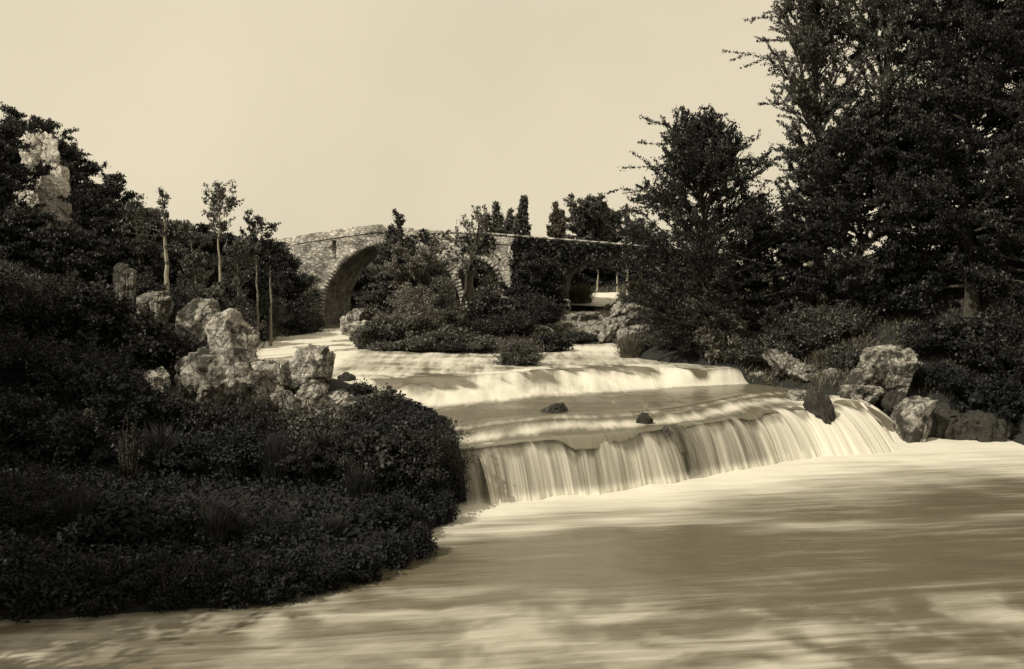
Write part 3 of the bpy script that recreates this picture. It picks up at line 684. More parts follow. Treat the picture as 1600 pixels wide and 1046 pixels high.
def tuft(px, D, py_top, halfw, label, n_=900, seed=0, base_py=None, mat='grass', wd=0.02, name='grass_tuft', cat='grass tuft'):
    rng = np.random.default_rng(seed + int(px * 5 + D)); x, y = (px - 800) * D / F, D
    zb = tz(x, y) - 0.05 if base_py is None else CAMZ - (base_py - HOR) * D / F; H = max(0.3, CAMZ - (py_top - HOR) * D / F - zb); R = halfw * D / F
    az = rng.uniform(0, 6.283, n_); r = R * 0.55 * np.sqrt(rng.uniform(0, 1, n_)); b0 = np.stack([r * np.cos(az), r * np.sin(az) * 0.7, 0 * r], 1)
    hh = H * rng.uniform(0.5, 1.05, n_); out = np.stack([np.cos(az), np.sin(az), 0 * az], 1) * (R * 0.5 * rng.uniform(0.2, 1.1, n_))[:, None] + rng.normal(0, 0.12 * H, (n_, 3)) * (1, 1, 0)
    mid = b0 + out * 0.35; mid[:, 2] = hh * 0.6; tip = b0 + out; tip[:, 2] = hh * rng.uniform(0.75, 1.0, n_)
    sd_ = np.stack([-np.sin(az), np.cos(az), 0 * az], 1); sd_ = np.where(rng.uniform(0, 1, (n_, 1)) < 0.5, sd_, np.array([[1., 0, 0]])) * wd
    V = np.stack([b0 - sd_, b0 + sd_, mid + sd_ * 0.8, mid - sd_ * 0.8, tip], 1).reshape(-1, 3)
    i = np.arange(n_)[:, None] * 5; Q = np.concatenate([i + np.array([[0, 1, 2, 3]]), i + np.array([[3, 2, 4, 4]])])
    T = np.concatenate([np.concatenate([i + np.array([[0, 1, 2]]), i + np.array([[0, 2, 3]])]), i + np.array([[3, 2, 4]])])
    o = mesh_from(name, V + np.array([x, y, zb]), T, M[mat], attrs={'tone': ('FACE', rng.uniform(0, 1, len(T)))}, loc=(x, y, zb))
    return tag(o, label, cat)

# ------------------------------------------------------------------ rocks
_bm = bmesh.new(); bmesh.ops.create_icosphere(_bm, subdivisions=6, radius=1.0)
ICO = np.array([v.co[:] for v in _bm.verts]); ICOF = np.array([[v.index for v in f.verts] for f in _bm.faces]); _bm.free()
_bm = bmesh.new(); bmesh.ops.create_icosphere(_bm, subdivisions=5, radius=1.0)
ICO5 = np.array([v.co[:] for v in _bm.verts]); ICOF5 = np.array([[v.index for v in f.verts] for f in _bm.faces]); _bm.free()
def rock(px, D, py_top, py_bot, halfw, label, mat='rock', depth=0.8, seed=0, rot=0, lean=0.0, name='boulder', cat='boulder', group=None, cuts=18, rough=0.16, hi=False, layers=0.0):
    halfw *= 1.08
    rng = np.random.default_rng(seed + int(px * 11 + D * 3)); I, Fc = (ICO, ICOF)
    V = I.copy()
    V = np.sign(V) * np.abs(V) ** 0.72; 
    for i in range(cuts):
        nn2 = unit(rng.normal(0, 1, 3)); dd = rng.uniform(0.62, 0.98); k = V @ nn2 - dd; V -= np.maximum(k, 0)[:, None] * nn2
    sz = max(0.3, (py_bot - py_top) * D / F / 2); rx = halfw * D / F
    off = rng.uniform(0, 50, 3)
    S = V * np.array([rx, rx * depth, sz]); sc = 1.0 / max(rx, sz)
    nrm = V / (np.linalg.norm(V, axis=1)[:, None] + 1e-9)
    w_ = fbm(S * sc * 1.5 + off + 9, 2, seed + 8)[:, None] * 0.8
    dis = fbm(S * sc * 1.7 + off, 4, seed, 0.5) * rough * 1.1 - np.maximum(fbm((S * sc + w_ * 0.4) * np.array([2.6, 2.6, 1.5]) + off, 3, seed + 3, 0.55, True), 0) ** 1.5 * rough * 1.5 + fbm(S * sc * 7 + off, 3, seed + 5, 0.6) * rough * 0.3
    if layers: dis += layers * np.sin((S[:, 2] * 9 + fbm(S * 1.3 + off, 2, 5) * 5))
    V = V + nrm * dis[:, None]
    V = V * np.array([rx, rx * depth, sz]) / max(0.8, np.abs(V).max(0).mean())
    V[:, 0] += lean * V[:, 2]
    c, s = math.cos(rot), math.sin(rot); V = np.stack([V[:, 0] * c - V[:, 1] * s, V[:, 0] * s + V[:, 1] * c, V[:, 2]], 1)
    x, y, z = at(px, (py_top + py_bot) / 2, D)
    # reach down to the ground or bed so that nothing hovers
    zb = tz(x, y); low = V[:, 2].min() + z
    if low > zb - 0.1:
        k = V[:, 2] < 0; V[k, 2] *= (z - zb + 0.25) / (-V[:, 2].min())
    zl = V[:, 2].min()
    o = mesh_from(name, V - np.array([0, 0, zl]), Fc, M[mat], loc=None, smooth=True); o.location = (x, y, z + zl)
    return tag(o, label, cat, group)

# ================================================================== rocks in place
# left bank
rock(318, 34.5, 466, 540, 42, 'pale topped boulder at the back of the left bank group, half hidden by bushes', 'rock', seed=1, cuts=12)
rock(362, 33.5, 484, 575, 47, 'large rounded boulder above the left channel, pale on its left shoulder', 'rock_pale', seed=22, hi=True)
rock(488, 34.6, 530, 634, 41, 'tall blocky boulder standing at the river edge on the left', 'rock_pale', seed=3, hi=True, depth=0.9, cuts=22)
rock(330, 30.5, 545, 640, 72, 'broad dark mossy boulder in the middle of the left bank group', 'rock', seed=4, hi=True, cuts=14)
rock(248, 29.5, 570, 622, 24, 'small pale knob of rock at the left end of the boulder group', 'rock_pale', seed=5)
rock(404, 32.0, 556, 626, 40, 'sloping pale boulder between the broad mossy one and the blocky one', 'rock_pale', seed=6, lean=-0.5, cuts=18)
rock(478, 31.5, 598, 650, 26, 'small rounded pale boulder at the foot of the tall blocky boulder', 'rock_pale', seed=7)
rock(528, 32.0, 610, 655, 24, 'flat pale stone right of the rounded boulder near the water', 'rock_pale', seed=8)
rock(440, 31.0, 602, 665, 20, 'narrow stone wedged left of the rounded boulder', 'rock', seed=9)
rock(541, 37.0, 581, 620, 17, 'dark wet rock just right of the tall blocky boulder', 'rock_dark', seed=10)
rock(245, 36, 456, 500, 26, 'mossy hump of rock under the thick bare pole trunk', 'rock', seed=11)
rock(212, 34.5, 486, 520, 16, 'small mossy rock at the shrub edge left of the pole trunk', 'rock', seed=12)
rock(612, 29.5, 640, 690, 30, 'half buried grey rock among leaves above the fall', 'rock', seed=13)
rock(672, 27.4, 655, 730, 32, 'dark ledge rock beside the left end of the fall', 'rock', seed=14)
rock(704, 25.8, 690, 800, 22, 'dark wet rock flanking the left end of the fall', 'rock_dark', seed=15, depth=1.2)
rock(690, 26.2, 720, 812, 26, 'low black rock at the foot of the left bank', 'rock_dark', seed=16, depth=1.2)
rock(550, 31, 622, 668, 30, 'weathered stone low in the leaves near the rapid', 'rock', seed=18)
rock(148, 27, 640, 690, 16, 'small stone low in the dark left bank foliage', 'rock', seed=17)
rock(590, 33.2, 612, 650, 22, 'mottled stone at the edge of the rapid past the flat pale stone', 'rock', seed=26, cuts=22)
rock(560, 34.8, 596, 630, 18, 'wet mottled stone below the dark wet rock', 'rock', seed=27, cuts=22)
rock(625, 31.5, 632, 665, 18, 'flat grey stone at the water above the left end of the fall', 'rock', seed=28, cuts=22)
# cliff on the left hillside
rock(62, 50, 205, 330, 46, 'pale cliff outcrop high on the left hillside', 'cliff', seed=20, hi=True, depth=0.5, name='rock_outcrop', cat='rock outcrop', rough=0.24)
rock(88, 48, 262, 352, 24, 'narrow pale rock face below the high outcrop on the left', 'cliff', seed=21, depth=0.5, name='rock_outcrop', cat='rock outcrop', cuts=20)
rock(196, 38, 408, 452, 18, 'small light rock face on the slope left of the pole trunk', 'rock', seed=25, depth=0.6, name='rock_outcrop', cat='rock outcrop')
# island
rock(566, 56.0, 500, 540, 26, 'low pale rock at the left tip of the island', 'rock_pale', seed=30, cuts=20)
rock(541, 56.5, 488, 520, 9, 'small upright pale stone at the island tip beside the bridge', 'rock_pale', seed=31)
rock(562, 58.5, 482, 502, 24, 'flat rock behind the upright stone on the island', 'rock', seed=32)
rock(715, 53.5, 476, 512, 26, 'light stones showing between bushes in the middle of the island', 'rock_pale', seed=33, cuts=22)
rock(690, 51, 494, 512, 8, 'very small bright stone in the island bushes', 'rock_pale', seed=34)
for i, (px, D, t_, b_, hw, lb) in enumerate([
        (900, 57, 486, 508, 44, 'upper layered ledge of rock right of the island bushes'),
        (885, 55.5, 500, 524, 32, 'middle layered ledge of rock right of the island bushes'),
        (930, 55, 508, 536, 36, 'lower layered ledge of rock by the upper pool'),
        (876, 60, 468, 488, 20, 'rounded dark rock at the left end of the far cascade'),
        (985, 55.5, 458, 512, 38, 'tall tilted rock face left of the big dark tree'),
        (955, 54, 492, 538, 26, 'tilted grey slab standing at the right edge of the upper pool'),
        (1000, 52, 500, 552, 38, 'cracked rock mass at the foot of the big dark tree'),
        (845, 52.5, 505, 535, 20, 'small broken ledge under the round island bush')]):
    rock(px, D, t_, b_, hw, lb, 'rock_slab', seed=40 + i, cuts=24, depth=0.7, layers=0.035, rot=0.3 * (i % 3 - 1), lean=0.35 if px > 940 else 0.0, name='rock_ledge', cat='rock ledge')
# right bank
rock(1392, 37.6, 530, 618, 44, 'large mottled pointed boulder on the right bank', 'rock', seed=60, hi=True, lean=0.25, cuts=20)
rock(1350, 37.4, 566, 626, 34, 'mottled ribbed rock left of the large pointed boulder', 'rock', seed=61, cuts=22)
rock(1225, 41.0, 545, 602, 30, 'grey rock under the shrubs where the rapid meets the right bank', 'rock', seed=62, lean=-0.3, cuts=20)
rock(1262, 40.0, 566, 608, 28, 'grey ribbed rock second along the right bank', 'rock', seed=63, cuts=20)
rock(1306, 39.5, 574, 618, 26, 'low mossy rock third along the right bank', 'rock', seed=64, cuts=18)
rock(1186, 42.5, 578, 600, 22, 'thin pale rock at the water line of the right bank', 'rock_pale', seed=65)
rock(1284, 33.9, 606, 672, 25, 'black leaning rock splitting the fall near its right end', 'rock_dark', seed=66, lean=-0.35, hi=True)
rock(1246, 36.3, 608, 634, 19, 'small pale mottled rocks just left of the black leaning rock', 'rock', seed=67)
rock(1340, 37.0, 596, 640, 34, 'wet grey rock above the sloping chute', 'rock', seed=68, cuts=18)
rock(1398, 36.9, 612, 660, 24, 'dark wet rock right of the narrow side stream', 'rock_dark', seed=69)
rock(1428, 36.3, 618, 680, 40, 'sloping lit slab beside the foot of the side stream', 'rock', seed=70, lean=0.7, cuts=20, hi=True)
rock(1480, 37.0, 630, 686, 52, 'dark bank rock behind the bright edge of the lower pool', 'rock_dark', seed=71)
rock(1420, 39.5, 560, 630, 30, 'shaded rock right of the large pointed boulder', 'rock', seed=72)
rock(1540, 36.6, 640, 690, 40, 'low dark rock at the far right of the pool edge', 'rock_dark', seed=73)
# stones in the river
rock(868, 32.9, 637, 648, 24, 'small pointed rock breaking the surface of the middle pool', 'rock_dark', seed=80, lean=0.1)
rock(1008, 30.4, 655, 665, 14, 'small dark stone sitting on the lip of the fall', 'rock_dark', seed=81)
rock(1042, 29.4, 668, 748, 11, 'black rock showing through a gap in the curtain of water', 'rock_dark', seed=82)

# ================================================================== trees
# right bank
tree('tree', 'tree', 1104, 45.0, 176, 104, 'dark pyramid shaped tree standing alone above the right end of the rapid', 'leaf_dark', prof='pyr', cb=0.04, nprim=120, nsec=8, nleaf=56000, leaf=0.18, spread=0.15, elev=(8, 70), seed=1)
tree('tree', 'tree', 1288, 44.5, -60, 66, 'tall tree with open sunlit crown at the top right of the sky', 'leaf_mid', prof='tall', cb=0.2, nprim=70, nsec=8, nleaf=36000, leaf=0.18, spread=0.13, elev=(35, 78), seed=2)
tree('tree', 'tree', 1392, 43.5, -70, 70, 'slender tree showing thin feathery branches between two big crowns', 'leaf_mid', prof='tall', cb=0.3, nprim=44, nsec=7, nleaf=22000, leaf=0.19, spread=0.17, elev=(40, 76), seed=3)
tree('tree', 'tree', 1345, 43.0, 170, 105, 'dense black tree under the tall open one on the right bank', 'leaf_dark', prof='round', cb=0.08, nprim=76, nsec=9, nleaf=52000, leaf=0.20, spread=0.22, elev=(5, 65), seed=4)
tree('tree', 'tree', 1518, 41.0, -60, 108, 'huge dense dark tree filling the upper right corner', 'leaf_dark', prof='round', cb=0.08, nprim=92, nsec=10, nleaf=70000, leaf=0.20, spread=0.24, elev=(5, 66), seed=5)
tree('tree', 'tree', 1440, 46, 110, 70, 'dark tree behind and left of the huge corner tree', 'leaf_dark', prof='tall', cb=0.15, nprim=52, nsec=8, nleaf=36000, leaf=0.21, spread=0.22, elev=(20, 68), seed=6)
tree('tree', 'tree', 1615, 39, -80, 100, 'dark leafy tree cut by the right edge of the picture', 'leaf_dark', prof='round', cb=0.12, nprim=60, nsec=9, nleaf=45000, leaf=0.20, spread=0.24, elev=(5, 66), seed=7)
tree('tree', 'tree', 1210, 48, 330, 62, 'low dark tree filling the gap behind the pyramid shaped tree', 'leaf_dark', prof='round', cb=0.1, nprim=44, nsec=8, nleaf=26000, leaf=0.2, spread=0.22, elev=(5, 62), seed=8)
tree('tree', 'tree', 1560, 45, 330, 90, 'shaded tree low behind the huge corner tree', 'leaf_shade', prof='round', cb=0.08, nprim=44, nsec=8, nleaf=26000, leaf=0.22, spread=0.24, elev=(5, 60), seed=9)
# island and bridge
tree('tree', 'tree', 622, 56.5, 334, 44, 'spire topped young tree rising in front of the high arch', 'leaf_mid', prof='spire', cb=0.12, nprim=60, nsec=7, nleaf=20000, leaf=0.19, spread=0.15, elev=(10, 48), seed=10)
tree('tree', 'tree', 652, 55.5, 384, 42, 'bushy tree just right of the spire topped one on the island', 'leaf_light', prof='round', cb=0.1, nprim=46, nsec=8, nleaf=20000, leaf=0.2, spread=0.2, elev=(5, 60), seed=11)
tree('sapling', 'sapling', 722, 58.0, 322, 24, 'thin leaning sapling whose twigs rise over the bridge parapet', 'leaf_light', prof='tall', cb=0.45, nprim=18, nsec=4, nleaf=1300, leaf=0.16, spread=0.12, elev=(45, 80), lean=(0.16, 0), seed=12)
tree('tree', 'tree', 836, 57.0, 400, 36, 'dark ivy coloured tree leaning on the bridge right of the small arch', 'leaf_dark', prof='round', cb=0.1, nprim=46, nsec=8, nleaf=22000, leaf=0.2, spread=0.2, elev=(5, 60), seed=13)
# behind the bridge
def far_tree(px, D, t_, hw, prof, lb, lm='leaf_mid', n_=9000, el=(50, 84), cb=0.15, bk='bark', nprim=40, leaf=0.34, grp=None, **k):
    return tree('poplar' if prof == 'poplar' else 'tree', 'poplar' if prof == 'poplar' else 'tree', px, D, t_, hw, lb, lm, bk, prof=prof, cb=cb, nprim=nprim, nsec=6, nleaf=n_, leaf=leaf, spread=0.28, elev=el, seed=int(px), group=grp, **k)
far_tree(757, 84, 336, 10, 'round', 'short dark bushy tree leftmost of the trees behind the bridge', n_=3500, el=(10, 70))
far_tree(777, 88, 318, 9, 'poplar', 'pointed poplar second from left behind the bridge', grp='poplars behind the bridge')
far_tree(797, 92, 330, 11, 'poplar', 'lower broad poplar between the two pointed ones', grp='poplars behind the bridge')
far_tree(807, 88, 310, 8, 'poplar', 'tallest dense poplar in the middle of the row behind the bridge', grp='poplars behind the bridge')
far_tree(826, 88, 310, 6, 'poplar', 'very thin poplar at the right end of the row behind the bridge', n_=5000, grp='poplars behind the bridge')
far_tree(867, 90, 318, 10, 'poplar', 'pale leafy poplar standing alone left of the broad round tree', 'leaf_far', grp='poplars behind the bridge', n_=7000)
far_tree(877, 92, 330, 7, 'poplar', 'shorter pale poplar touching the lone one', 'leaf_far', grp='poplars behind the bridge', n_=5000)
far_tree(925, 88, 308, 30, 'round', 'broad round crowned tree behind the right of the bridge', n_=26000, el=(10, 72), nprim=60)
far_tree(953, 92, 322, 20, 'round', 'smaller round tree attached to the right of the broad one', n_=12000, el=(10, 72))
far_tree(979, 80, 320, 4, 'poplar', 'nearly bare thin pole tree beyond the right arch', 'leaf_mid', n_=500, cb=0.5, trunk_r=0.16)
far_tree(1010, 95, 345, 26, 'round', 'low tree behind the bridge partly hidden by the pyramid shaped tree', n_=9000, el=(10, 70))
# greenery behind the arches
for i, (px, D, t_, hw, lb) in enumerate([(560, 84, 420, 50, 'dark tree seen low through the high arch, left half'), (640, 88, 376, 60, 'dark tree seen through the high arch, right half'),
        (745, 84, 400, 52, 'shaded tree seen through the small middle arch'), (905, 88, 402, 48, 'dark tree seen through the right arch, left half'), (985, 90, 405, 50, 'dark tree seen through the right arch, right half')]):
    tree('tree', 'tree', px, D, t_, hw, lb, 'leaf_dark', prof='round', cb=0.06, nprim=40, nsec=7, nleaf=15000, leaf=0.34, spread=0.34, elev=(0, 60), seed=200 + i)
for i, (px, D, t_, lb) in enumerate([(885, 67, 424, 'pale thin trunk in front of the left side of the right arch'), (934, 74, 410, 'second pale trunk under the right arch'),
        (965, 73, 410, 'third slightly darker trunk under the right arch'), (980, 70, 408, 'brightest white trunk under the right arch'), (1004, 71, 415, 'rightmost pale trunk under the right arch')]):
    tree('slender_tree', 'tree', px, D, t_ - 14, 12, lb, 'leaf_dark', 'bark_pale', prof='tall', cb=0.75, nprim=10, nsec=4, nleaf=900, leaf=0.2, spread=0.2, elev=(30, 70), seed=300 + i, trunk_r=0.13, group='pale trunks beyond the right arch')

# left bank slender trees
tree('slender_tree', 'tree', 345, 44, 286, 22, 'slender pale tree with a small feathery crown rising into the sky', 'leaf_mid', 'bark_pale', prof='tall', cb=0.72, nprim=26, nsec=5, nleaf=3000, leaf=0.11, spread=0.09, elev=(35, 80), seed=20, trunk_r=0.10)
tree('slender_tree', 'tree', 402, 50, 330, 24, 'slender tree with a flat leafy top left of the bridge ramp', 'leaf_dark', 'bark_mid', prof='round', cb=0.66, nprim=22, nsec=5, nleaf=3600, leaf=0.12, spread=0.10, elev=(5, 60), seed=21, trunk_r=0.08)
tree('slender_tree', 'tree', 424, 50, 376, 12, 'straight thin pale trunk beside the river in front of the bridge shadow', 'leaf_dark', 'bark_mid', prof='tall', cb=0.85, nprim=9, nsec=4, nleaf=900, leaf=0.16, spread=0.12, elev=(20, 60), seed=22, trunk_r=0.10)
tree('slender_tree', 'tree', 264, 40, 296, 9, 'thick nearly bare pole trunk on the left bank', 'leaf_mid', 'bark_pale', prof='tall', cb=0.45, nprim=14, nsec=3, nleaf=700, leaf=0.13, spread=0.10, elev=(50, 80), lean=(-0.04, 0), seed=23, trunk_r=0.14)
tree('slender_tree', 'tree', 222, 46, 308, 22, 'grey leaning trunk with thin top on the left hillside', 'leaf_mid', 'bark_mid', prof='tall', cb=0.70, nprim=14, nsec=4, nleaf=1500, leaf=0.15, spread=0.15, elev=(10, 60), lean=(-0.07, 0), seed=24, trunk_r=0.12)
tree('slender_tree', 'tree', 306, 42, 346, 24, 'spindly tree with sparse leaves between the pole trunk and the feathery tree', 'leaf_mid', 'bark_mid', prof='tall', cb=0.35, nprim=18, nsec=5, nleaf=2600, leaf=0.14, spread=0.14, elev=(20, 60), lean=(-0.04, 0), seed=25, trunk_r=0.08)
tree('slender_tree', 'tree', 372, 47, 372, 22, 'low spindly tree just right of the feathery crowned tree', 'leaf_mid', 'bark_mid', prof='round', cb=0.5, nprim=16, nsec=5, nleaf=2600, leaf=0.15, spread=0.15, elev=(10, 60), seed=26, trunk_r=0.06)
# left hillside wood
for i, (px, D, t_, hw, lm, lb) in enumerate([
        (-30, 46, 150, 70, 'leaf_dark', 'dark tree at the left edge above the cliff'), (40, 58, 176, 50, 'leaf_dark', 'dark tree crowning the top of the left hillside'), (105, 56, 226, 44, 'leaf_dark', 'dark tree right of the high cliff outcrop'),
        (140, 47, 272, 36, 'leaf_dark', 'dark tree with a twiggy right side below the high outcrop'), (168, 53, 282, 34, 'leaf_dark', 'tree reaching out to the right over the left skyline'),
        (20, 44, 330, 60, 'leaf_dark', 'shadowed tree at the left edge under the cliff'), (110, 44, 345, 50, 'leaf_dark', 'shadowed tree below the high outcrop, right of the one under the cliff'),
        (205, 58, 318, 40, 'leaf_mid', 'lighter round tree on the left skyline'), (250, 58, 338, 38, 'leaf_mid', 'second lighter tree stepping down the left skyline'), (300, 60, 352, 38, 'leaf_dark', 'third tree stepping down the left skyline'),
        (350, 62, 368, 36, 'leaf_dark', 'fourth tree stepping down the left skyline'), (400, 63, 378, 36, 'leaf_dark', 'tree at the left end of the bridge'), (440, 61, 388, 27, 'leaf_dark', 'dark tree casting its bulk over the bridge ramp'),
        (462, 60, 424, 24, 'leaf_dark', 'small dark tree against the base of the bridge wall'), (175, 46, 372, 44, 'leaf_dark', 'dark tree just left of the grey leaning trunk'), (240, 48, 384, 42, 'leaf_dark', 'dark tree behind the pole trunk'),
        (300, 48, 394, 40, 'leaf_dark', 'dark tree behind the spindly trunks'), (350, 52, 402, 36, 'leaf_dark', 'dark tree behind the feathery crowned trunk'), (395, 54, 412, 32, 'leaf_dark', 'dark tree left of the straight thin trunk')]):
    tree('tree', 'tree', px, D, t_, hw, lb, lm, prof='round', cb=0.08, nprim=42, nsec=7, nleaf=16000 if hw > 30 else 9000, leaf=0.21, spread=0.24, elev=(5, 64), seed=400 + i, sec_tubes=False)

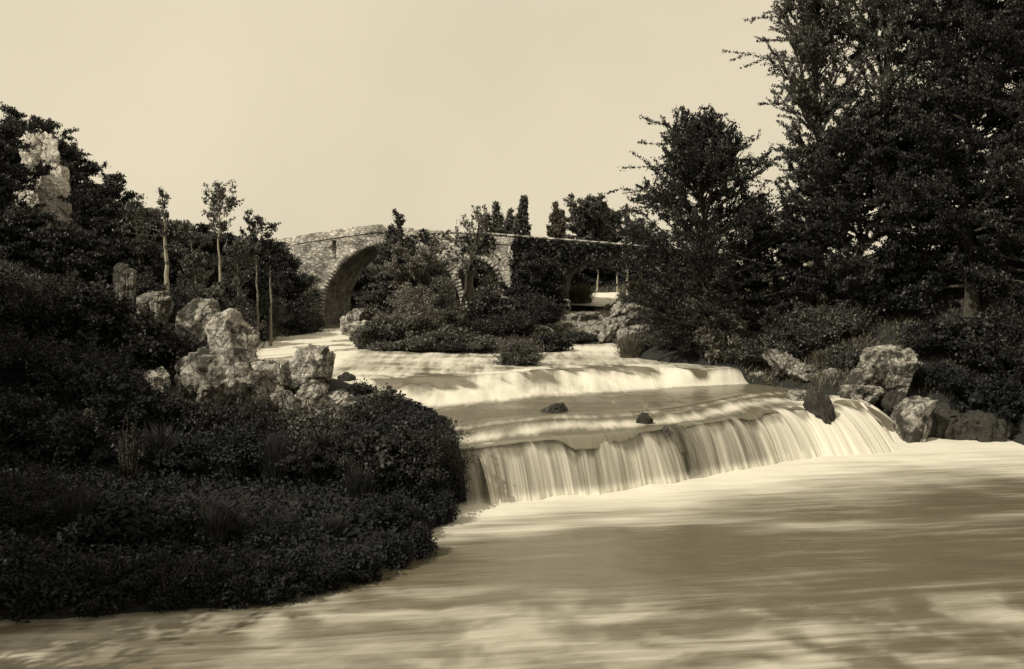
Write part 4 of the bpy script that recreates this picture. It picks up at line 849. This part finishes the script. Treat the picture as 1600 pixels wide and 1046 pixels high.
# ================================================================== shrubs
SH = [  # px, D, top, half width, material, leaves, label
    (486, 58.5, 462, 22, 'leaf_dark', 5000, 'dark bush at the foot of the bridge wall left of the jamb'),
    (450, 57, 470, 30, 'leaf_dark', 7000, 'dark bush beside the left channel under the bridge'),
    (410, 53, 462, 34, 'leaf_mid', 8000, 'bush at the water edge near the straight thin trunk'),
    (372, 42, 462, 30, 'leaf_mid', 7000, 'leafy bush behind the large rounded boulder'),
    (330, 38, 448, 34, 'leaf_mid', 8000, 'leafy bush behind the pale topped boulder'),
    (285, 37, 452, 34, 'leaf_dark', 8000, 'dark bush right of the pole trunk base'),
    (225, 40, 430, 40, 'leaf_dark', 9000, 'dark bush behind the mossy hump'),
    (155, 34, 450, 52, 'leaf_dark', 12000, 'wide dark bush on the slope above the black bushes at the left'),
    (70, 34, 430, 60, 'leaf_dark', 14000, 'wide dark bush near the left edge on the open slope'),
    (-20, 32, 400, 60, 'leaf_dark', 12000, 'dark bush cut by the left edge'),
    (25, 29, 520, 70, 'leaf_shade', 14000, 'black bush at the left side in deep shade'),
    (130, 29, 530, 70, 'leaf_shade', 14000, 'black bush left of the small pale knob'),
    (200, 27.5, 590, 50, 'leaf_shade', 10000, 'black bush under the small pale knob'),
    (270, 28, 622, 55, 'leaf_dark', 16000, 'dark leafy bush in front of the broad mossy boulder'),
    (345, 28, 634, 55, 'leaf_dark', 16000, 'second dark leafy bush below the broad mossy boulder'),
    (415, 28.5, 650, 48, 'leaf_dark', 14000, 'dark bush under the narrow wedged stone'),
    (490, 28.5, 660, 48, 'leaf_mid', 14000, 'leafy bush below the rounded pale boulder'),
    (555, 28.8, 640, 42, 'leaf_mid', 12000, 'leafy bush lit on top near the second rapid'),
    (600, 28.4, 632, 34, 'leaf_dark', 9000, 'twiggy bush standing against the white rapid'),
    (650, 27.4, 662, 36, 'leaf_dark', 10000, 'dark bush over the ledge left of the fall'),
    (704, 25.6, 668, 30, 'leaf_dark', 8000, 'dark bush leaning over the left end of the fall'),
    (655, 24.9, 690, 46, 'leaf_dark', 16000, 'dark bush hanging over the drop beside the fall'),
    (585, 24.8, 684, 50, 'leaf_dark', 16000, 'dark bush second from the fall on the upper bank edge'),
    (500, 24.8, 690, 60, 'leaf_dark', 14000, 'dark bush third from the fall on the upper bank edge'),
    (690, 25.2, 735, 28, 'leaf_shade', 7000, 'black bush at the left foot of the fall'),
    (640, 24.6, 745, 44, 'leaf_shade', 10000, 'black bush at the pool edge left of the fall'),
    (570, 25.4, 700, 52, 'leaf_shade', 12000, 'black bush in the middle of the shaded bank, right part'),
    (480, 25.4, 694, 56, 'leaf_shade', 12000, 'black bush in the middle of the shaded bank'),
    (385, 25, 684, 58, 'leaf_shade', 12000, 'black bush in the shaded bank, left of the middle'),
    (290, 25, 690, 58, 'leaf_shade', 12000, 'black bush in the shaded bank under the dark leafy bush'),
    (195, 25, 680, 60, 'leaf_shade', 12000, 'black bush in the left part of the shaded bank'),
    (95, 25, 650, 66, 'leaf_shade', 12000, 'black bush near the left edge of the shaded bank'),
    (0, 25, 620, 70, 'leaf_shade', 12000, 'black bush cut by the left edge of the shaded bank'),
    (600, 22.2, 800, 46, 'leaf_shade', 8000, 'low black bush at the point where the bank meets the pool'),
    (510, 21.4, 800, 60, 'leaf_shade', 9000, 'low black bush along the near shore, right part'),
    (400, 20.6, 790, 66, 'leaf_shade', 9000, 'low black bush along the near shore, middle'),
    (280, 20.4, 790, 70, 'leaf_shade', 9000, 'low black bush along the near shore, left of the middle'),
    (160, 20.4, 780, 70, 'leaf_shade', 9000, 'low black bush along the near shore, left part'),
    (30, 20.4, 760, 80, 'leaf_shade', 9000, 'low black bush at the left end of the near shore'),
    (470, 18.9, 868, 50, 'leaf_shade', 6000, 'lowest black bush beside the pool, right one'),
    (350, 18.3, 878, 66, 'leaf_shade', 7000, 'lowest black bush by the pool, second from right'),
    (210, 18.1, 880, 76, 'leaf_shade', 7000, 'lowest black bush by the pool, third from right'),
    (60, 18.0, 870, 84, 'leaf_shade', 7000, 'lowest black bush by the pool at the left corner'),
    (600, 32.2, 616, 26, 'leaf_mid', 5000, 'small bush at the rapid edge beyond the flat pale stone'),
    (566, 34.0, 600, 20, 'leaf_dark', 3500, 'small dark bush right of the dark wet rock'),
    (626, 30.6, 632, 24, 'leaf_dark', 5000, 'small dark bush over the half buried grey rock'),
    (236, 33.0, 500, 36, 'leaf_dark', 8000, 'dark bush in the hollow left of the two large boulders'),
    (285, 33.0, 520, 28, 'leaf_dark', 6000, 'dark bush at the foot of the pale topped boulder'),
    (430, 34.5, 588, 20, 'leaf_mid', 3500, 'small bush wedged between the sloping and the blocky boulder'),
    # island
    (600, 49.5, 500, 34, 'leaf_mid', 9000, 'feathery bush at the left front of the island'),
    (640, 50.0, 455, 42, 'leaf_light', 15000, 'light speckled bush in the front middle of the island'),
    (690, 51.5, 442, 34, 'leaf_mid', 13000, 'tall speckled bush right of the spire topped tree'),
    (690, 49.3, 512, 44, 'leaf_mid', 10000, 'low bush on the island shore, middle'),
    (575, 50.0, 520, 20, 'leaf_mid', 4000, 'low feathery bush at the island tip by the white chute'),
    (745, 50.5, 500, 40, 'leaf_dark', 11000, 'black bush on the island shore left of the water willow'),
    (775, 54.0, 462, 42, 'leaf_dark', 12000, 'dark bush under the small middle arch'),
    (800, 51.0, 485, 40, 'leaf_dark', 11000, 'black bush at the right front of the island'),
    (835, 54.5, 462, 34, 'leaf_dark', 10000, 'dark bush left of the layered ledges'),
    (758, 57.5, 452, 18, 'leaf_mid', 6000, 'climbing bush half covering the small arch'),
    (690, 58.5, 432, 26, 'leaf_light', 9000, 'tall bush against the bridge between high and small arch'),
    (765, 59.0, 400, 18, 'leaf_light', 2500, 'thin climbing bush over the pier right of the small arch'),
    (848, 57.5, 430, 30, 'leaf_dark', 8000, 'dark bush against the bridge wall left of the right arch'),
    (895, 53.6, 522, 30, 'leaf_dark', 6000, 'dark bush at the foot of the layered ledges'),
    (604, 48.0, 540, 26, 'leaf_mid', 5000, 'low grassy bush on the shore of the island near its tip'),
    (655, 47.8, 530, 30, 'leaf_mid', 6000, 'low bush on the island shore under the light speckled bush'),
    (705, 47.7, 528, 30, 'leaf_dark', 6000, 'low dark bush on the island shore, next to the middle bush'),
    (752, 47.8, 526, 28, 'leaf_mid', 6000, 'low bush on the island shore left of the willow bush'),
    (860, 49.5, 524, 28, 'leaf_dark', 5000, 'low dark bush on the island shore right of the willow bush'),
    # right side
    (1000, 47.5, 520, 30, 'leaf_mid', 7000, 'grassy bush overhanging the upper pool at the right'),
    (1050, 46.0, 480, 38, 'leaf_mid', 11000, 'leafy bush at the left foot of the pyramid shaped tree'),
    (1130, 43.3, 490, 34, 'leaf_light', 9000, 'light speckled bush at the foot of the pyramid shaped tree'),
    (1090, 44.0, 520, 34, 'leaf_dark', 8000, 'dark bush over the right end of the rapid'),
    (1165, 42.6, 530, 30, 'leaf_mid', 7000, 'grassy bush at the right end of the rapid'),
    (1190, 45.0, 470, 44, 'leaf_dark', 12000, 'dark bush right of the pyramid shaped tree'),
    (1215, 42.6, 500, 36, 'leaf_mid', 9000, 'bush on the slope above the ribbed rocks'),
    (1270, 42.4, 480, 44, 'leaf_mid', 11000, 'wide bush on the slope above the second ribbed rock'),
    (1240, 46.5, 448, 44, 'leaf_light', 9000, 'light grassy bush high on the right slope'),
    (1330, 42.2, 470, 46, 'leaf_mid', 11000, 'wide bush behind the pale pointed boulder'),
    (1320, 40.2, 540, 30, 'leaf_mid', 7000, 'bush between the ribbed rocks and the pointed boulder'),
    (1400, 42.0, 450, 50, 'leaf_dark', 12000, 'dark bush above the large pale boulder'),
    (1450, 40.0, 500, 44, 'leaf_dark', 11000, 'dark bush right of the large pale boulder'),
    (1470, 43.5, 430, 50, 'leaf_mid', 12000, 'bush high on the right slope below the huge tree'),
    (1530, 39.0, 490, 56, 'leaf_dark', 12000, 'dark bush at the right side below the huge tree'),
    (1600, 38.0, 440, 56, 'leaf_dark', 12000, 'dark bush cut by the right edge'),
    (1470, 38.0, 570, 44, 'leaf_shade', 10000, 'black bush above the lit slab'),
    (1540, 37.4, 590, 48, 'leaf_shade', 10000, 'black bush above the right end of the pool'),
    (1605, 37.6, 600, 48, 'leaf_shade', 9000, 'black bush at the right end of the pool cut by the edge'),
]
for i, (px, D, t_, hw, lm, nl, lb) in enumerate(SH):
    near_ = D < 31
    if near_ and t_ > 655: t_ -= (0, 16, -4, 24, 6)[i % 5]
    shrub(px, D, t_, hw, lb, lm, nst=20 if near_ else 16, nleaf=int(nl * 1.0), leaf=(0.07, 0.10, 0.13, 0.085, 0.115)[i % 5] if near_ else (0.12, 0.16, 0.14)[i % 3], asp=(0.5, 0.75, 0.35)[i % 3], upright=(0.4, 0.9, 0.6, 1.3)[i % 4], spread=(0.10, 0.16, 0.07)[i % 3] if near_ else 0.17, seed=i)
shrub(812, 43.0, 532, 33, 'round willow bush growing out of the rapid', 'leaf_mid', nst=40, nleaf=6500, leaf=0.15, spread=0.06, seed=900, name='willow_bush', cat='bush', asp=0.25, upright=1.1, base_py=580)
tuft(590, 45.5, 556, 24, 'low grass tuft standing in the water off the island tip', 900, 1, base_py=576)
tuft(985, 46.5, 520, 22, 'grass tuft on the bank over the upper pool', 900, 2)
tuft(795, 43.4, 532, 18, 'reedy grass at the left side of the willow bush', 500, 3, base_py=566)
tuft(1180, 42.6, 560, 20, 'grass tuft above the thin pale rock at the right bank', 900, 4)
tuft(1290, 40.8, 545, 22, 'long grass hanging between the ribbed rocks', 900, 5)
tuft(905, 66.5, 436, 26, 'grass clump on the far bank under the right arch', 900, 6, wd=0.03)
tuft(1000, 64.0, 436, 22, 'grass clump by the bright trunks under the right arch', 900, 7, wd=0.03)
tuft(450, 56.8, 508, 26, 'grass fringe along the left channel under the dark bush', 900, 8)

# ivy on the right half of the bridge and along its top
rng = np.random.default_rng(77); n_ = 60000
s_ = rng.uniform(b_s(640), b_s(1150), n_); z_ = rng.uniform(3.0, 9.6, n_); keep = z_ < top(s_) - 0.02
dens = 0.12 + 0.8 * fbm(P3(s_ * 0.5, z_ * 0.5), 4, 91) + 1.2 * sstep(b_s(790), b_s(812), s_) - 0.9 * sstep(top(s_) - 0.9, top(s_) - 0.2, z_) * (s_ > b_s(790)) * (fbm(P3(s_, z_), 2, 92) > -0.1)
for a in ARCH: keep &= ~(z_ < arch_z(a, s_) - 0.05); rr_ = np.hypot((s_ - a['s']) / (a['R'] + 0.55), (z_ - a['zs']) / (a['zc'] - a['zs'] + 0.55)); dens = dens - (0.95 * (rr_ < 1) * (z_ > a['zs']))
keep &= rng.uniform(0, 1, n_) < dens; s_, z_ = s_[keep], z_[keep]
th_ = 0.12 + 0.25 * np.clip(fbm(P3(s_ * 0.8, z_ * 0.8), 3, 93) + 0.3, 0, 1)
C = np.stack([s_, -rng.uniform(0.02, 1, len(s_)) * th_ - 0.06, z_], 1)
V, Q = leaves(C, np.tile([[0.1, 0, -0.6]], (len(C), 1)), 0.22, rng, asp=0.8, flat=1.0)
iv = mesh_from('ivy', V, Q, M['leaf_dark'], attrs={'tone': ('FACE', rng.uniform(0, 1, len(Q)))})
iv.location = bridge.location; iv.rotation_euler = bridge.rotation_euler
tag(iv, 'dark ivy covering the right half of the bridge wall', 'ivy')

# ground cover on the banks
def cover(name, label, px0, px1, y0, y1, n_, size, mat, seed, hmax, blade=True):
    rng = np.random.default_rng(seed); X = rng.uniform(px0, px1, n_); Y = rng.uniform(y0, y1, n_); d = river_dist(X, Y)
    k = (d > 0.02) & (rng.uniform(0, 1, n_) < 0.35 + 0.65 * (fbm(P3(X * 0.7, Y * 0.7), 3, seed) > 0)); X, Y = X[k], Y[k]; Z = terrain(X, Y)
    C = np.stack([X, Y, Z + rng.uniform(0, hmax, len(X))], 1)
    V, Q = leaves(C, np.tile([[0, 0, 1.6]], (len(C), 1)) if blade else rng.normal(0, 1, (len(C), 3)), size, rng, asp=0.16 if blade else 0.6)
    tag(mesh_from(name, V, Q, M[mat], attrs={'tone': ('FACE', rng.uniform(0, 1, len(Q)))}), label, name.replace('_', ' '), kind='stuff')
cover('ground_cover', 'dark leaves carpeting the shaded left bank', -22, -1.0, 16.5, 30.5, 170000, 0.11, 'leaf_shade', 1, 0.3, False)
cover('grass', 'rough grass on the left hillside', -38, -8, 36, 66, 60000, 0.30, 'leaf_mid', 2, 0.25)
cover('grass', 'grass on the right bank slope', 8.5, 30, 37, 60, 80000, 0.28, 'grass', 3, 0.22)
cover('grass', 'grass on the island', -9, 9, 47, 64, 26000, 0.26, 'grass', 4, 0.2)
cover('grass', 'grass on the far bank seen under the bridge', -8, 30, 64, 95, 40000, 0.34, 'grass', 5, 0.25)

# unseen trees added left of the view to shade the near left bank
for i, (x_, y_, h_, r_, lb) in enumerate([(-15, 13, 10, 3.6, 'unseen leafy tree added beyond the edge of the view to shade the near left bank'), (-20, 18, 11, 4.5, 'unseen broad tree added left of the bank to shade it'), (-13, 7, 10, 4.0, 'unseen tree behind the viewpoint, added to shade the left bank'), (-24, 25, 12, 4.5, 'unseen tree added on the slope to shade the bushes on its right')]):
    D = y_; tree('tree', 'tree', 800 + x_ * F / D, D, HOR - (tz(x_, y_) + h_ - CAMZ) * F / D, r_ * F / D, lb, 'leaf_dark', prof='round', cb=0.2, nprim=44, nsec=8, nleaf=9000, leaf=0.4, spread=0.4, elev=(5, 64), seed=7000 + i)

# long grass and bare shoots breaking the outline of the near left bushes
for i, (px, D, t_, hw, lb) in enumerate([(250, 24.6, 650, 26, 'long grass clump among the black bushes at the left'), (430, 24.4, 668, 26, 'long grass clump above the near shore, middle'), (560, 23.6, 720, 24, 'long grass clump nearest the foot of the fall'),
        (330, 20.0, 770, 34, 'tall grass clump over the near shore bushes'), (120, 20.0, 750, 34, 'tall grass clump low at the left'), (520, 20.6, 800, 26, 'tall grass clump at the right end of the near shore'), (640, 28.0, 636, 14, 'thin grass stalks against the mid pool'), (700, 25.9, 650, 10, 'few thin stalks over the left end of the fall')]):
    tuft(px, D, t_, hw, lb, 500 if hw > 20 else 60, 50 + i, mat='leaf_dark', wd=0.012)
for i, (px, D, t_, hw, lb) in enumerate([(608, 28.6, 604, 18, 'leggy twig bush with few leaves against the white rapid'), (560, 28.6, 622, 20, 'leggy twig bush left of the one against the rapid'), (390, 27.5, 600, 22, 'leggy shoots rising above the mossy boulder bushes'), (200, 24, 640, 24, 'leggy shoots rising from the black bushes at the left')]):
    shrub(px, D, t_, hw, lb, 'leaf_dark', nst=12, nleaf=700, leaf=0.09, spread=0.03, seed=950 + i, upright=1.6)


# plants trailing over the waterline of the near left bank
for i, (px, py, top_, hw, lb) in enumerate([(655, 872, 822, 26, 'black trailing bush at the tip of the bank point'), (612, 892, 838, 28, 'black trailing bush just left of the bank point'), (560, 912, 858, 32, 'black trailing bush second from the bank point'),
        (500, 928, 868, 36, 'black trailing bush third from the bank point'), (430, 942, 880, 40, 'black trailing bush at the middle of the waterline'), (350, 950, 884, 44, 'black trailing bush left of the middle of the waterline'),
        (262, 955, 886, 46, 'black trailing bush second from the left on the waterline'), (165, 958, 886, 50, 'black trailing bush at the left of the waterline'), (60, 960, 886, 54, 'black trailing bush in the left corner on the waterline'), (690, 822, 770, 22, 'black trailing bush between the bank point and the fall')]):
    x_, y_ = wp(px, py, 0.0)
    shrub(px, y_ + 0.25, top_, hw, lb, 'leaf_shade', nst=16, nleaf=5000, leaf=(0.07, 0.11, 0.085)[i % 3], spread=0.10, seed=1200 + i, base_py=py, asp=(0.5, 0.35, 0.7)[i % 3], upright=0.9)
